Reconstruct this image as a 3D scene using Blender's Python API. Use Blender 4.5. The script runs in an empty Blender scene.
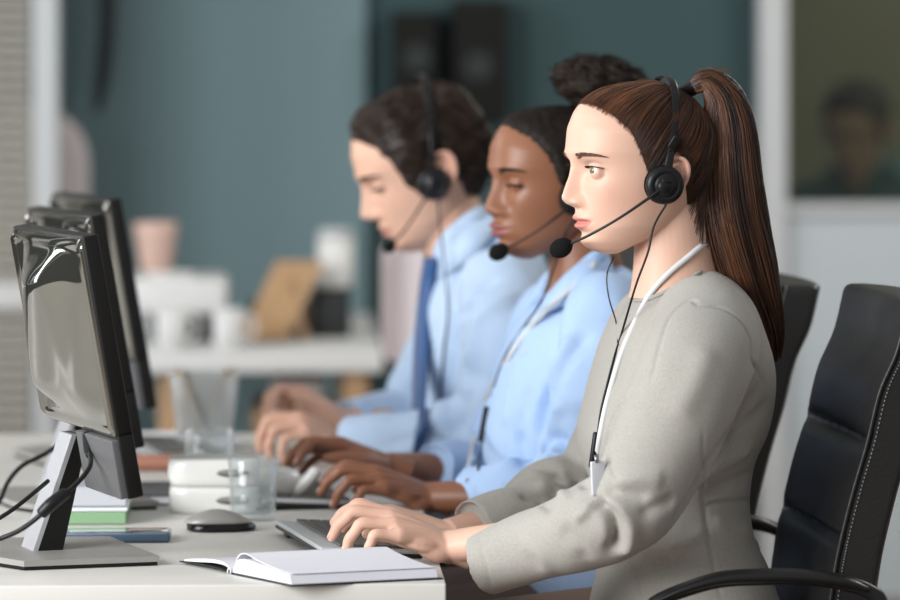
import bpy, bmesh, math, random
import numpy as np
from mathutils import Vector, Matrix, noise
from mathutils.bvhtree import BVHTree

# ---------------------------------------------------------------- camera
SC = bpy.context.scene
COL = SC.collection
YAW = math.radians(2.35)
CAM = Vector((-0.461, -4.985, 1.36))
FWD = Vector((math.sin(YAW), math.cos(YAW), 0))
RGT = Vector((math.cos(YAW), -math.sin(YAW), 0))
cam = bpy.data.cameras.new('camera')
cam_ob = bpy.data.objects.new('camera', cam); COL.objects.link(cam_ob)
cam_ob.location = CAM
cam_ob.rotation_euler = (math.pi/2, 0, -YAW)
cam.lens = 160; cam.sensor_width = 36
cam.shift_y = -245/900
cam.clip_end = 200
cam.dof.use_dof = True
cam.dof.focus_distance = 4.90
cam.dof.aperture_fstop = 3.1
SC.camera = cam_ob

# ---------------------------------------------------------------- world, light, exposure
SC.view_settings.view_transform = 'Standard'
SC.view_settings.look = 'None'
SC.view_settings.gamma = 1
SC.view_settings.use_curve_mapping = False
SC.view_settings.exposure = 0.46
w = bpy.data.worlds.new('world'); SC.world = w; w.use_nodes = True
bg = w.node_tree.nodes['Background']
bg.inputs[0].default_value = (0.97, 0.98, 1.0, 1)
bg.inputs[1].default_value = 0.34

def area(name, loc, target, sx, sy, power, color=(1, 1, 1)):
    l = bpy.data.lights.new(name, 'AREA'); l.shape = 'RECTANGLE'
    l.size = sx; l.size_y = sy; l.energy = power; l.color = color
    o = bpy.data.objects.new(name, l); COL.objects.link(o)
    o.location = loc
    o.rotation_euler = (Vector(target)-Vector(loc)).to_track_quat('-Z', 'Y').to_euler()
    return o
area('window_daylight', (-3.3, -2.0, 2.0), (-0.1, 0.3, 1.0), 2.6, 2.0, 195, (0.97, 0.985, 1.0))
area('far_left_fill', (-3.2, 2.6, 1.9), (-0.2, 4.2, 0.9), 1.6, 1.8, 60, (0.95, 0.98, 1.0))  # added stand-in for a left window, mirrored as streaks in the monitor backs
area('behind_glass_fill', (2.2, 6.2, 2.7), (1.6, 6.4, 0), 1.2, .5, 25, (1.0, 0.95, 0.85))  # added fill that brightens the olive wall and figure behind the glass
area('right_panel_fill', (2.0, 3.0, 2.7), (1.2, 5.0, .8), 1.2, .8, 36, (1.0, 0.98, 0.95))  # extra lamp put in to lift the pale panel at right
area('ceiling_daylight', (1.8, 2.0, 2.7), (0.3, 0.3, 1.0), 1.4, 1.4, 26, (1.0, 0.95, 0.88))

# ---------------------------------------------------------------- helpers
def W(px, py, y):
    """point of the world seen at photo pixel (px, py) in the vertical plane y"""
    k = (px-450)/4000
    d = (y-CAM.y)/(FWD.y+k*RGT.y)
    p = CAM+FWD*d+RGT*(k*d)
    return Vector((p.x, y, CAM.z-(py-55)/4000*d))

def G(px, py, z):
    """point of the world seen at photo pixel (px, py) at height z"""
    d = (CAM.z-z)*4000/(py-55)
    p = CAM+FWD*d+RGT*((px-450)/4000*d)
    return Vector((p.x, p.y, z))

def S(a, b, x):
    t = np.clip((x-a)/(b-a), 0, 1)
    return t*t*(3-2*t)

def spline(pts, n):
    """Catmull-Rom through pts (any dimension), n samples"""
    P = np.array([list(p) for p in pts], float)
    m = len(P)
    Q = np.vstack([2*P[0]-P[1], P, 2*P[-1]-P[-2]])
    out = []
    for u in np.linspace(0, m-1, n):
        i = min(int(u), m-2); t = u-i
        a, b, c, d = Q[i], Q[i+1], Q[i+2], Q[i+3]
        out.append(.5*((2*b)+(c-a)*t+(2*a-5*b+4*c-d)*t*t+(3*b-3*c+d-a)*t**3))
    return np.array(out)

class MB:
    """mesh collector: vertices (numpy) and faces"""
    def __init__(s):
        s.v = []; s.f = []; s.n = 0; s.m = []
    def add(s, v, f, m=0):
        v = np.asarray(v, float).reshape(-1, 3)
        s.v.append(v)
        s.f += [tuple(i+s.n for i in q) for q in f]
        s.m += [m]*len(f)
        s.n += len(v)
        return s
    def merge(s, o, m=0):
        return s.add(o.V(), o.f, m)
    def V(s):
        return np.vstack(s.v) if s.v else np.zeros((0, 3))
    def loft(s, rings, cap=True, closed=True, m=0):
        rings = [np.asarray(r, float) for r in rings]
        k = len(rings[0]); f = []
        for i in range(len(rings)-1):
            for j in range(k if closed else k-1):
                a = i*k+j; b = i*k+(j+1) % k
                f.append((a, b, b+k, a+k))
        v = np.vstack(rings)
        if cap and closed:
            f.append(tuple(range(k-1, -1, -1)))
            f.append(tuple(range((len(rings)-1)*k, len(rings)*k)))
        return s.add(v, f, m)
    def tube(s, pts, r, sides=10, n=None, cap=True, flat=1.0, up=None, m=0):
        """swept tube; r scalar or list; flat squashes along the second axis"""
        P = np.array([list(p) for p in pts], float)
        R = np.atleast_1d(np.array(r, float))
        if R.size == 1: R = np.full(len(P), R[0])
        if n:
            d = spline(np.hstack([P, R[:, None]]), n); P = d[:, :3]; R = d[:, 3]
        T = np.gradient(P, axis=0)
        T /= (np.linalg.norm(T, axis=1)[:, None]+1e-12)
        a = np.array(up if up is not None else (0, 0, 1.), float)
        if up is None and abs(T[0] @ a) > .9: a = np.array((0, 1., 0))
        rings = []
        U = a-T[0]*(a @ T[0]); U /= np.linalg.norm(U)
        th = np.linspace(0, 2*np.pi, sides, endpoint=False)
        for i in range(len(P)):
            if up is not None: U = a-T[i]*(a @ T[i])
            else: U = U-T[i]*(U @ T[i])
            U = U/(np.linalg.norm(U)+1e-12)
            B = np.cross(T[i], U)
            rings.append(P[i]+R[i]*(np.cos(th)[:, None]*B+np.sin(th)[:, None]*U*flat))
        return s.loft(rings, cap=cap, m=m)
    def ball(s, c, r, sc=(1, 1, 1), nu=20, nv=14, rot=None, m=0):
        rings = []
        th = np.linspace(0, 2*np.pi, nu, endpoint=False)
        for k in range(nv):
            ph = np.pi*(k+.5)/nv
            ring = np.stack([np.sin(ph)*np.cos(th), np.sin(ph)*np.sin(th), np.full(nu, np.cos(ph))], 1)
            ring = ring*r*np.array(sc)
            if rot is not None: ring = ring @ np.array(rot.to_3x3()).T
            rings.append(ring+np.array(c))
        return s.loft(rings, m=m)
    def box(s, c, size, rot=None, bevel=0.0, m=0):
        bm = bmesh.new(); bmesh.ops.create_cube(bm, size=1)
        for v in bm.verts: v.co = Vector((v.co.x*size[0], v.co.y*size[1], v.co.z*size[2]))
        if bevel > 0: bmesh.ops.bevel(bm, geom=bm.edges[:], offset=bevel, segments=3, profile=.5, affect='EDGES')
        bm.verts.index_update()
        R = rot.to_3x3() if rot is not None else Matrix.Identity(3)
        v = [R @ q.co+Vector(c) for q in bm.verts]
        f = [tuple(q.index for q in p.verts) for p in bm.faces]
        bm.free()
        return s.add(v, f, m)
    def prism(s, poly, depth, m=0, org=(0, 0, 0), ex=(1, 0, 0), ey=(0, 0, 1), ez=(0, 1, 0)):
        """extrude a 2-D outline"""
        ex, ey, ez, org = map(np.array, (ex, ey, ez, org))
        a = [org+p[0]*ex+p[1]*ey for p in poly]
        b = [q+depth*ez for q in a]
        k = len(poly)
        f = [tuple(range(k)), tuple(range(2*k-1, k-1, -1))]
        f += [(i, (i+1) % k, (i+1) % k+k, i+k) for i in range(k)]
        return s.add(a+b, f, m)
    def xf(s, M):
        A = np.array(M.to_3x3()); t = np.array(M.to_translation())
        s.v = [v @ A.T+t for v in s.v]
        return s
    def remesh(s, voxel, smooth=2, lam=.5):
        me = bpy.data.meshes.new('t'); me.from_pydata(s.V().tolist(), [], s.f)
        bm = bmesh.new(); bm.from_mesh(me); bmesh.ops.recalc_face_normals(bm, faces=bm.faces[:])
        bmesh.ops.triangulate(bm, faces=[f for f in bm.faces if len(f.verts) > 4]); bm.to_mesh(me); bm.free()
        o = bpy.data.objects.new('t', me); COL.objects.link(o)
        md = o.modifiers.new('r', 'REMESH'); md.mode = 'VOXEL'; md.voxel_size = voxel
        dg = bpy.context.evaluated_depsgraph_get(); dg.update()
        ev = o.evaluated_get(dg); m2 = ev.to_mesh()
        V = np.empty(len(m2.vertices)*3); m2.vertices.foreach_get('co', V); V = V.reshape(-1, 3)
        E = np.empty(len(m2.edges)*2, int); m2.edges.foreach_get('vertices', E); E = E.reshape(-1, 2)
        F = [tuple(p.vertices) for p in m2.polygons]
        ev.to_mesh_clear(); bpy.data.objects.remove(o); bpy.data.meshes.remove(me)
        out = MB(); out.E = E
        V = lap(V, E, smooth, lam)
        out.add(V, F)
        return out
    def build(s, name, mat, parent=None, smooth=True, attr=None, fix=True, auto=None):
        me = bpy.data.meshes.new(name)
        me.from_pydata(s.V().tolist(), [], s.f)
        mats = mat if isinstance(mat, (list, tuple)) else [mat]
        for q in mats: me.materials.append(q)
        if any(s.m): me.polygons.foreach_set('material_index', s.m)
        if fix:
            bm = bmesh.new(); bm.from_mesh(me); bmesh.ops.recalc_face_normals(bm, faces=bm.faces[:]); bm.to_mesh(me); bm.free()
        if smooth:
            me.polygons.foreach_set('use_smooth', [True]*len(me.polygons))
            if auto is not None: me.set_sharp_from_angle(angle=math.radians(auto))
        if attr is not None:
            a = me.color_attributes.new('tint', 'FLOAT_COLOR', 'POINT')
            c = np.ones((len(me.vertices), 4)); c[:, :3] = attr if np.ndim(attr) == 2 else np.array(attr)[:, None]
            a.data.foreach_set('color', c.ravel())
        o = bpy.data.objects.new(name, me); COL.objects.link(o)
        if parent is not None:
            o.parent = parent
            o.matrix_parent_inverse = parent_inv(parent)
        return o

def wm(o):
    return o.matrix_basis if o.parent is None else wm(o.parent) @ o.matrix_parent_inverse @ o.matrix_basis

def parent_inv(p):
    return wm(p).inverted()

def lap(V, E, it, lam=.5):
    if it <= 0: return V
    n = len(V)
    deg = np.bincount(E.ravel(), minlength=n).astype(float)[:, None]+1e-9
    for _ in range(it):
        A = np.zeros_like(V)
        for k in range(3):
            A[:, k] = np.bincount(E[:, 0], V[E[:, 1], k], n)+np.bincount(E[:, 1], V[E[:, 0], k], n)
        V = V+lam*(A/deg-V)
    return V

def tag(o, label=None, cat=None, group=None, kind=None):
    if label: o['label'] = label
    if cat: o['category'] = cat
    if group: o['group'] = group
    if kind: o['kind'] = kind
    return o

def empty(name, loc, rz=0, label=None, cat=None, group=None):
    o = bpy.data.objects.new(name, None); COL.objects.link(o)
    o.empty_display_size = .05
    o.location = loc; o.rotation_euler = (0, 0, rz)
    return tag(o, label, cat, group)

def copy_tree(o, parent=None):
    c = o.copy(); COL.objects.link(c)
    if parent is not None:
        c.parent = parent
        c.matrix_parent_inverse = o.matrix_parent_inverse.copy()
        c.matrix_basis = o.matrix_basis.copy()
    for ch in list(o.children): copy_tree(ch, c)
    return c

def bvh_of(mb):
    return BVHTree.FromPolygons([tuple(v) for v in mb.V()], mb.f)

def hit(bvh, px, py, off=0.0):
    a = W(px, py, -1.2); b = W(px, py, 0)
    d = (b-a).normalized()
    r = bvh.ray_cast(a, d)
    if r[0] is None: return None
    return r[0]-d*off

def euler(rx=0, ry=0, rz=0):
    return Matrix.Rotation(math.radians(rz), 4, 'Z') @ Matrix.Rotation(math.radians(ry), 4, 'Y') @ Matrix.Rotation(math.radians(rx), 4, 'X')

def vnoise(P, scale, seed=0):
    return np.array([noise.noise(Vector((p[0]*scale+seed, p[1]*scale+seed*.7, p[2]*scale-seed))) for p in P])

# ---------------------------------------------------------------- materials
def mat(name, color, rough=.5, metal=0, spec=.5, bump=0, bscale=200, var=0, vscale=40, coat=0, trans=0, ior=1.45,
        sss=0, sheen=0, stretch=None, alpha=1):
    m = bpy.data.materials.new(name); m.use_nodes = True
    nt = m.node_tree; b = nt.nodes['Principled BSDF']
    b.inputs['Base Color'].default_value = (*color, 1)
    b.inputs['Roughness'].default_value = rough
    b.inputs['Metallic'].default_value = metal
    b.inputs['Specular IOR Level'].default_value = spec
    b.inputs['IOR'].default_value = ior
    b.inputs['Coat Weight'].default_value = coat
    b.inputs['Transmission Weight'].default_value = trans
    b.inputs['Sheen Weight'].default_value = sheen
    if sss:
        b.inputs['Subsurface Weight'].default_value = sss
        b.inputs['Subsurface Radius'].default_value = (1.0, .35, .2)
        b.inputs['Subsurface Scale'].default_value = .006
    tc = nt.nodes.new('ShaderNodeTexCoord'); mp = nt.nodes.new('ShaderNodeMapping')
    nt.links.new(tc.outputs['Object'], mp.inputs[0])
    if stretch: mp.inputs['Scale'].default_value = stretch
    if var:
        n = nt.nodes.new('ShaderNodeTexNoise'); n.inputs['Scale'].default_value = vscale; n.inputs['Detail'].default_value = 4
        nt.links.new(mp.outputs[0], n.inputs['Vector'])
        mx = nt.nodes.new('ShaderNodeMix'); mx.data_type = 'RGBA'
        mx.inputs[6].default_value = (*[c*(1-var) for c in color], 1)
        mx.inputs[7].default_value = (*[min(1, c*(1+var)) for c in color], 1)
        nt.links.new(n.outputs['Fac'], mx.inputs[0]); nt.links.new(mx.outputs[2], b.inputs['Base Color'])
    if bump:
        n = nt.nodes.new('ShaderNodeTexNoise'); n.inputs['Scale'].default_value = bscale; n.inputs['Detail'].default_value = 3
        nt.links.new(mp.outputs[0], n.inputs['Vector'])
        bp = nt.nodes.new('ShaderNodeBump'); bp.inputs['Strength'].default_value = bump; bp.inputs['Distance'].default_value = .002
        nt.links.new(n.outputs['Fac'], bp.inputs['Height']); nt.links.new(bp.outputs[0], b.inputs['Normal'])
    return m

def thin_glass(name, tint=(1, 1, 1), ior=1.45, haze=0.0, haze_col=(.8, .8, .8)):
    m = bpy.data.materials.new(name); m.use_nodes = True
    nt = m.node_tree; nt.nodes.clear()
    out = nt.nodes.new('ShaderNodeOutputMaterial'); tr = nt.nodes.new('ShaderNodeBsdfTransparent')
    gl = nt.nodes.new('ShaderNodeBsdfGlossy'); lw = nt.nodes.new('ShaderNodeLayerWeight'); pw = nt.nodes.new('ShaderNodeMath'); fr = nt.nodes.new('ShaderNodeMath'); mx = nt.nodes.new('ShaderNodeMixShader')
    tr.inputs[0].default_value = (*tint, 1); gl.inputs['Roughness'].default_value = .02; lw.inputs[0].default_value = .5
    pw.operation = 'POWER'; pw.inputs[1].default_value = 3.5; nt.links.new(lw.outputs['Facing'], pw.inputs[0])
    fr.operation = 'MULTIPLY_ADD'; fr.inputs[1].default_value = .8; fr.inputs[2].default_value = ((ior-1)/(ior+1))**2; nt.links.new(pw.outputs[0], fr.inputs[0])
    nt.links.new(fr.outputs[0], mx.inputs[0]); nt.links.new(tr.outputs[0], mx.inputs[1]); nt.links.new(gl.outputs[0], mx.inputs[2])
    last = mx
    if haze:
        df = nt.nodes.new('ShaderNodeBsdfTranslucent'); d2 = nt.nodes.new('ShaderNodeBsdfDiffuse'); a = nt.nodes.new('ShaderNodeMixShader'); b = nt.nodes.new('ShaderNodeMixShader')
        df.inputs[0].default_value = (*haze_col, 1); d2.inputs[0].default_value = (*haze_col, 1)
        nt.links.new(df.outputs[0], a.inputs[1]); nt.links.new(d2.outputs[0], a.inputs[2]); b.inputs[0].default_value = haze
        nt.links.new(mx.outputs[0], b.inputs[1]); nt.links.new(a.outputs[0], b.inputs[2]); last = b
    nt.links.new(last.outputs[0], out.inputs[0])
    return m

def tinted(name, c0, c1, rough=.5, spec=.5, sss=0, bump=0, bscale=200):
    """base colour runs from c0 to c1 with the tint attribute (strand or skin variation)"""
    m = mat(name, c0, rough=rough, spec=spec, sss=sss, bump=bump, bscale=bscale)
    nt = m.node_tree; b = nt.nodes['Principled BSDF']
    a = nt.nodes.new('ShaderNodeVertexColor'); a.layer_name = 'tint'
    sp = nt.nodes.new('ShaderNodeSeparateColor'); nt.links.new(a.outputs[0], sp.inputs[0])
    mx = nt.nodes.new('ShaderNodeMix'); mx.data_type = 'RGBA'
    mx.inputs[6].default_value = (*c0, 1); mx.inputs[7].default_value = (*c1, 1)
    nt.links.new(sp.outputs[0], mx.inputs[0]); nt.links.new(mx.outputs[2], b.inputs['Base Color'])
    return m

# ---------------------------------------------------------------- the setting
M = {}
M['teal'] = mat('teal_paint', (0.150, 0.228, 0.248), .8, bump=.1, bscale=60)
M['teal_dark'] = mat('dark_teal', (0.030, 0.062, 0.066), .8, bump=.1, bscale=60)  # darker teal, on the right wall section and the left wall
M['white_paint'] = mat('white_paint', (0.58, 0.58, 0.57), .6)
M['frame_grey'] = mat('pale_grey_lacquer', (0.46, 0.475, 0.48), .5)
M['panel'] = mat('pale_blue_grey_panel', (0.43, 0.475, 0.495), .6)
M['olive'] = mat('olive_wall_paint', (0.24, 0.225, 0.165), .8, var=.15, vscale=1.5)
M['floor'] = mat('brown_carpet', (0.20, 0.145, 0.11), .9, bump=.3, bscale=500, var=.15, vscale=60)
M['ceil'] = mat('ceiling_white', (0.75, 0.75, 0.74), .8)
M['blind'] = mat('taupe_blind', (0.34, 0.32, 0.28), .6)

def slab(name, x0, x1, y0, y1, z0, z1, m, kind='structure', bevel=0):
    o = MB().box(((x0+x1)/2, (y0+y1)/2, (z0+z1)/2), (x1-x0, y1-y0, z1-z0), bevel=bevel).build(name, m, smooth=False)
    if kind: o['kind'] = kind
    return o

YB = 5.0
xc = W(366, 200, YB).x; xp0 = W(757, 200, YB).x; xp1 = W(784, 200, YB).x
xw0 = W(34, 200, YB-.6).x; xw1 = W(59, 200, YB-.6).x
slab('floor', -6, 7, -6, 9, -.05, 0, M['floor'])
slab('ceiling', -6, 7, 0.4, 9, 2.85, 2.9, M['ceil'])
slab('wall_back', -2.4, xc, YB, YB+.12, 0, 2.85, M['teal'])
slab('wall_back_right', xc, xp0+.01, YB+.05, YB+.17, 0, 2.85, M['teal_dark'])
slab('wall_far', xp0-1, 6, YB+1.9, YB+2.0, 0, 2.85, M['olive'])
slab('wall_right', 4.0, 4.1, 0, YB+2, 0, 2.85, M['white_paint'])

# glazed partition on the right: post, sill rail, solid lower panel, pane
zs = W(800, 203, YB).z; zr = W(800, 213, YB).z
slab('trim_1', xp0, xp1, YB-.06, YB+.02, 0, 2.85, M['frame_grey'], bevel=.004)
slab('trim_2', xp1, 4.0, YB-.04, YB+.02, zr, zs, M['frame_grey'])
slab('wall_partition_lower', xp1, 4.0, YB-.02, YB+.02, 0, zr, M['panel'])
M['pane'] = thin_glass('tinted_glass', (.62, .66, .60))
slab('window_1', xp1, 4.0, YB-.006, YB+.006, zs, 2.85, M['pane'])

# tall window with horizontal blinds on the left, white frame post beside it
yw = YB-.6
slab('trim_3', xw0, xw1, yw-.06, yw+.06, 0, 2.85, M['frame_grey'], bevel=.005)
slab('trim_4', xw0-2.4, xw0, yw-.02, yw+.05, W(20, 300, yw).z-.02, W(20, 282, yw).z, M['white_paint'], bevel=.003)
M['wglass'] = thin_glass('window_glass', (.9, .93, .92))
slab('window_2', xw0-2.4, xw0, yw+.055, yw+.065, 0, 2.85, M['wglass'])
bl = empty('window_blind', (xw0-1.2, yw, 0), 0, 'taupe horizontal slat blind hanging left of the pale window frame', 'window blind')
sb = MB()
z = .06
while z < 2.75:
    sb.box((xw0-1.2, yw, z), (2.38, .026, .0016), rot=euler(rx=52))
    z += .027
sb.build('slats', M['blind'], bl, smooth=False)
hb = MB().box((xw0-1.2, yw, 2.78), (2.38, .05, .05), bevel=.004); hb.build('head_rail', M['white_paint'], bl, smooth=False)
cb = MB()
for x in (-2.2, -1.5, -.75, -.12): cb.tube([(xw0+x, yw-.016, .05), (xw0+x, yw-.016, 2.76)], .0015, 6)
cb.build('lift_cord', M['white_paint'], bl)
slab('wall_left_added', -3.42, -3.3, 0.2, 5, 0, 2.85, M['teal_dark'])  # unseen wall, added as a dark reflection for the monitor backs
for k, (ya, yb) in enumerate(((1.72, 1.80), (2.56, 2.64), (3.40, 3.48))):  # added unseen bars crossing the far left lamp, to break up its reflection
    slab('trim_%d' % (5+k), -3.18, -3.12, ya, yb, .9, 2.85, M['white_paint'])
slab('trim_8', -3.18, -3.12, 1.8, 3.4, .93, 1.0, M['white_paint'])  # added cross bar before the same lamp

# ---------------------------------------------------------------- people: head
def head_grid(c):
    """rings of a head in millimetres, facing -x, origin between the ears. c: face settings"""
    NZ, NT = 250, 300
    zz = np.linspace(-103, 114.6, NZ)
    fz = [-103, -99, -95, -85, -75, -62, -50, -36, -20, 0, 16, 31, 61, 80, 91, 100, 106, 110, 113, 114.6]
    fx = [-66, -78, -85, -92, -92, -96, -98.5, -99, -98.5, -100, -104.5, -111.5, -109.5, -103, -96, -83, -66, -48, -26, -4]
    bz = [-103, -99, -95, -85, -75, -60, -45, -25, 0, 30, 50, 75, 90, 100, 106, 110, 113, 114.6]
    bx = [-56, -50, -42, -22, -4, 20, 44, 60, 70, 74, 72, 62, 50, 38, 28, 18, 8, -2]
    wz = [-103, -99, -95, -85, -75, -62, -45, -25, 0, 30, 55, 75, 90, 100, 106, 110, 113, 114.6]
    ww = [14, 22, 28, 38, 45, 52, 58, 64, 69.5, 73, 73, 66, 54, 42, 32, 23.5, 12, 1]
    ww = np.array(ww)*c.get('wide', 1)
    def ev(a, b):
        r = np.interp(zz, a, b)
        k = np.ones(5)/5; q = np.pad(r, 2, 'edge')
        return np.convolve(q, k, 'valid')
    XF, XB, WW = ev(fz, fx), ev(bz, bx), ev(wz, ww)
    XF = XF - c.get('chin', 0)*np.exp(-((zz+88)/14)**2)
    u = np.linspace(-1, 1, NT, endpoint=False)
    t = np.pi*(u+.12*np.sin(np.pi*u)*-1)       # denser towards the face (t = 0)
    t = np.pi*(np.sign(u)*np.abs(u)**1.25)
    Z = np.repeat(zz[:, None], NT, 1)
    T = np.repeat(t[None, :], NZ, 0)
    xc = np.interp(zz, [-103, -80, -50, 0, 60, 114], [-52, -38, -16, -4, -8, -4])
    n = np.interp(zz, [-103, -70, -40, 0, 40, 80, 114], [2.0, 2.1, 2.15, 2.3, 2.45, 2.2, 2.0])
    ct, st = np.cos(T), np.sin(T)
    e = (2/n)[:, None]
    cc = np.sign(ct)*np.abs(ct)**e; ss = np.sign(st)*np.abs(st)**e
    af = (xc-XF)[:, None]; ab = (XB-xc)[:, None]
    X = np.where(ct > 0, xc[:, None]-af*cc, xc[:, None]-ab*cc)
    Y = WW[:, None]*ss
    fr = S(.0, .35, ct)                        # front mask
    g = lambda y0, z0, sy, sz: np.exp(-((Y-y0)/sy)**2-((Z-z0)/sz)**2)
    ay = np.abs(Y)
    D = np.zeros_like(X)                       # amount pushed forward (-x)
    # eye sockets, brow ridge, cheeks
    D -= c.get('socket', 9)*np.exp(-((ay-30)/15)**2-((Z-9)/11)**2)
    D -= 4*np.exp(-((ay-15)/6)**2-((Z-8)/10)**2)
    D += c.get('brow', 3.5)*np.exp(-((ay-27)/17)**2-((Z-25)/7)**2)
    D += c.get('cheek', 3.5)*np.exp(-((ay-44)/15)**2-((Z+18)/17)**2)
    D -= 2.0*np.exp(-((ay-40)/13)**2-((Z+52)/14)**2)
    # nose
    nz = [-46, -41, -38.5, -36, -33, -28, -24, -16, -6, 4, 12, 18, 26, 34]
    na = np.array([0, 1.0, 4, 10, 17, 22.5, 23.5, 20.5, 16, 11, 7, 4.5, 2, 0])*c.get('nose', 1)
    nw = np.array([11, 11, 10.5, 10.5, 10.5, 10.5, 10, 8.5, 7.5, 7, 7.5, 8.5, 10, 12])*c.get('nosew', 1)
    A = np.interp(Z, nz, na); B = np.interp(Z, nz, nw)
    D += A*np.exp(-(ay/B)**2.4)
    k = c.get('nosew', 1)
    D += 9.0*np.exp(-((ay-13.5*k)/(5.2*k))**2-((Z+31)/6)**2)       # wings
    D -= 5.0*np.exp(-((ay-7.0*k)/3.2)**2-((Z+38.5)/3.0)**2)       # nostrils
    # mouth and chin
    L = c.get('lips', 1)
    D += 3.5*np.exp(-(ay/24)**2-((Z+54)/15)**2)
    D -= 1.6*np.exp(-(ay/3)**2-((Z+44)/4)**2)
    up = np.exp(-(ay/17)**4)*np.exp(-((Z+50.5+.04*ay)/4.2)**2)
    lo = np.exp(-(ay/15)**4)*np.exp(-((Z+62)/4.8)**2)
    D += L*(4.6*up+5.0*lo)
    D -= 5.5*np.exp(-(ay/22)**6)*np.exp(-((Z+56.0-.006*ay**2*.5)/1.7)**2)*c.get('part', 1)
    D -= 2.8*np.exp(-(ay/20)**2-((Z+71)/4.5)**2)
    D += 4.5*np.exp(-(ay/16)**2-((Z+84)/10)**2)
    D += c.get('muzzle', 0)*np.exp(-(ay/30)**2-((Z+56)/20)**2)
    X2 = X-D*fr
    # eyelids wrapped over the eyeball, with an almond opening
    hh = c.get('open', 4.6); tilt = 1.0
    for s in (-1, 1):
        ey, ez, ex = s*31.0, 9.0, -84.0
        dy, dz = Y-ey, Z-ez
        rr = 13.2**2-dy**2-dz**2
        xs = ex-np.sqrt(np.clip(rr, 0, None))
        lid = (rr > 9) & (ct > .1)
        blend = np.where(lid, xs, 1e3)
        q = 3.0                                  # soft minimum
        hq = np.clip(.5+.5*(X2-blend)/q, 0, 1)
        sm = np.where(lid, X2*(1-hq)+blend*hq-q*hq*(1-hq)*.6, X2)
        X2 = np.where(lid, sm, X2)
        yy = s*dy                                # + outwards
        top = hh*np.clip(1-(yy/15.5)**2, 0, None)**.7+c.get('lidup', 0)
        bot = -hh*.75*np.clip(1-(yy/15.5)**2, 0, None)**.8
        ins = (np.abs(yy) < 15.2) & (dz-yy*.07 < top-.3) & (dz-yy*.07 > bot) & (ct > .1)
        X2 = np.where(ins, np.maximum(X2, ex-7.5), X2)
        cr = top+4.2                             # lid crease
        X2 += np.where(np.abs(yy) < 15, 1.1, 0)*np.exp(-((dz-yy*.07-cr)/1.3)**2)*(ct > .1)
    Z = np.where(Z < -60, -60+(Z+60)*c.get('jaw', .84), Z)
    P = np.stack([X2, Y, Z], -1)
    return P, T, X

def lip_mask(P, c):
    """0..1 where the skin is lip (head-local millimetres)"""
    ay = np.abs(P[:, 1]); Z = P[:, 2]; X = P[:, 0]
    L = c.get('lipsize', 1)
    top = -56+ (7.2-.18*np.maximum(ay-4, 0))*L*np.clip(1-(ay/25)**4, 0, 1)
    bot = -56-(9.8*np.clip(1-(ay/23)**2.4, 0, 1))*L
    m = S(-1.2, .8, top-Z)*S(-1.2, .8, Z-bot)*S(24, 21, ay)*S(-70, -80, X)
    return m

def ear_mb(s, sc=1.0):
    """ear of side s (-1: towards -y), head-local mm"""
    e = MB()
    path = [(-4, 6), (-3, 20), (6, 30), (18, 32), (27, 24), (29, 10), (25, -6), (18, -18), (10, -28), (2, -29), (-2, -22)]
    rad = [3.2, 3.4, 3.6, 3.8, 3.8, 3.6, 3.3, 3.8, 5.2, 5.0, 3.0]
    e.tube([(x, 0, z) for x, z in path], rad, 10, n=40)
    inner = [(3, 14), (10, 22), (18, 20), (20, 8), (16, -4), (10, -12), (3, -13)]
    e.tube([(x, 1.5*s*-1, z) for x, z in inner], [2.2, 2.6, 2.8, 2.8, 2.6, 2.8, 2.2], 8, n=24)
    e.ball((12, -s*3.0, 3), 1, (16, 3.0, 27), 24, 14)
    e.ball((6, -s*7, 0), 1, (9, 9, 22), 16, 12)
    e.xf(Matrix.Diagonal((sc, sc, sc, 1)))
    e.xf(Matrix.Translation((-12, s*74.5, -2)) @ euler(rz=s*20, ry=8))
    return e

def make_head(c, Mh, neck):
    """c settings, Mh matrix mm->world, neck: list of world (center, r_along, r_side) rings; returns (skin MB world, bvh, grid)"""
    P, T, X0 = head_grid(c)
    NZ, NT = P.shape[:2]
    h = MB(); h.loft([P[i] for i in range(NZ)])
    raw = MB(); raw.add(h.V(), h.f)
    if c.get('ears', 1):
        for s in (-1, 1): h.merge(ear_mb(s, c.get('ear', 1.0)))
    h.xf(Mh); raw.xf(Mh)
    for nk in neck: h.merge(nk)
    r = h.remesh(.00115, 3, .5)
    Li = Mh.inverted()
    V = r.V(); A = np.array(Li.to_3x3()); loc = V @ A.T+np.array(Li.to_translation())
    nb = (loc[:, 2] < -60)                        # soften the jaw-neck join
    Vs = lap(V, r.E, 14, .5); k = S(-78, -98, loc[:, 2])[:, None]
    k = np.maximum(k, (S(10, 30, loc[:, 0])*S(-30, -60, loc[:, 2]))[:, None])
    V = V*(1-k)+Vs*k
    r.v = [V]
    return r, raw, loc, P, T

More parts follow.
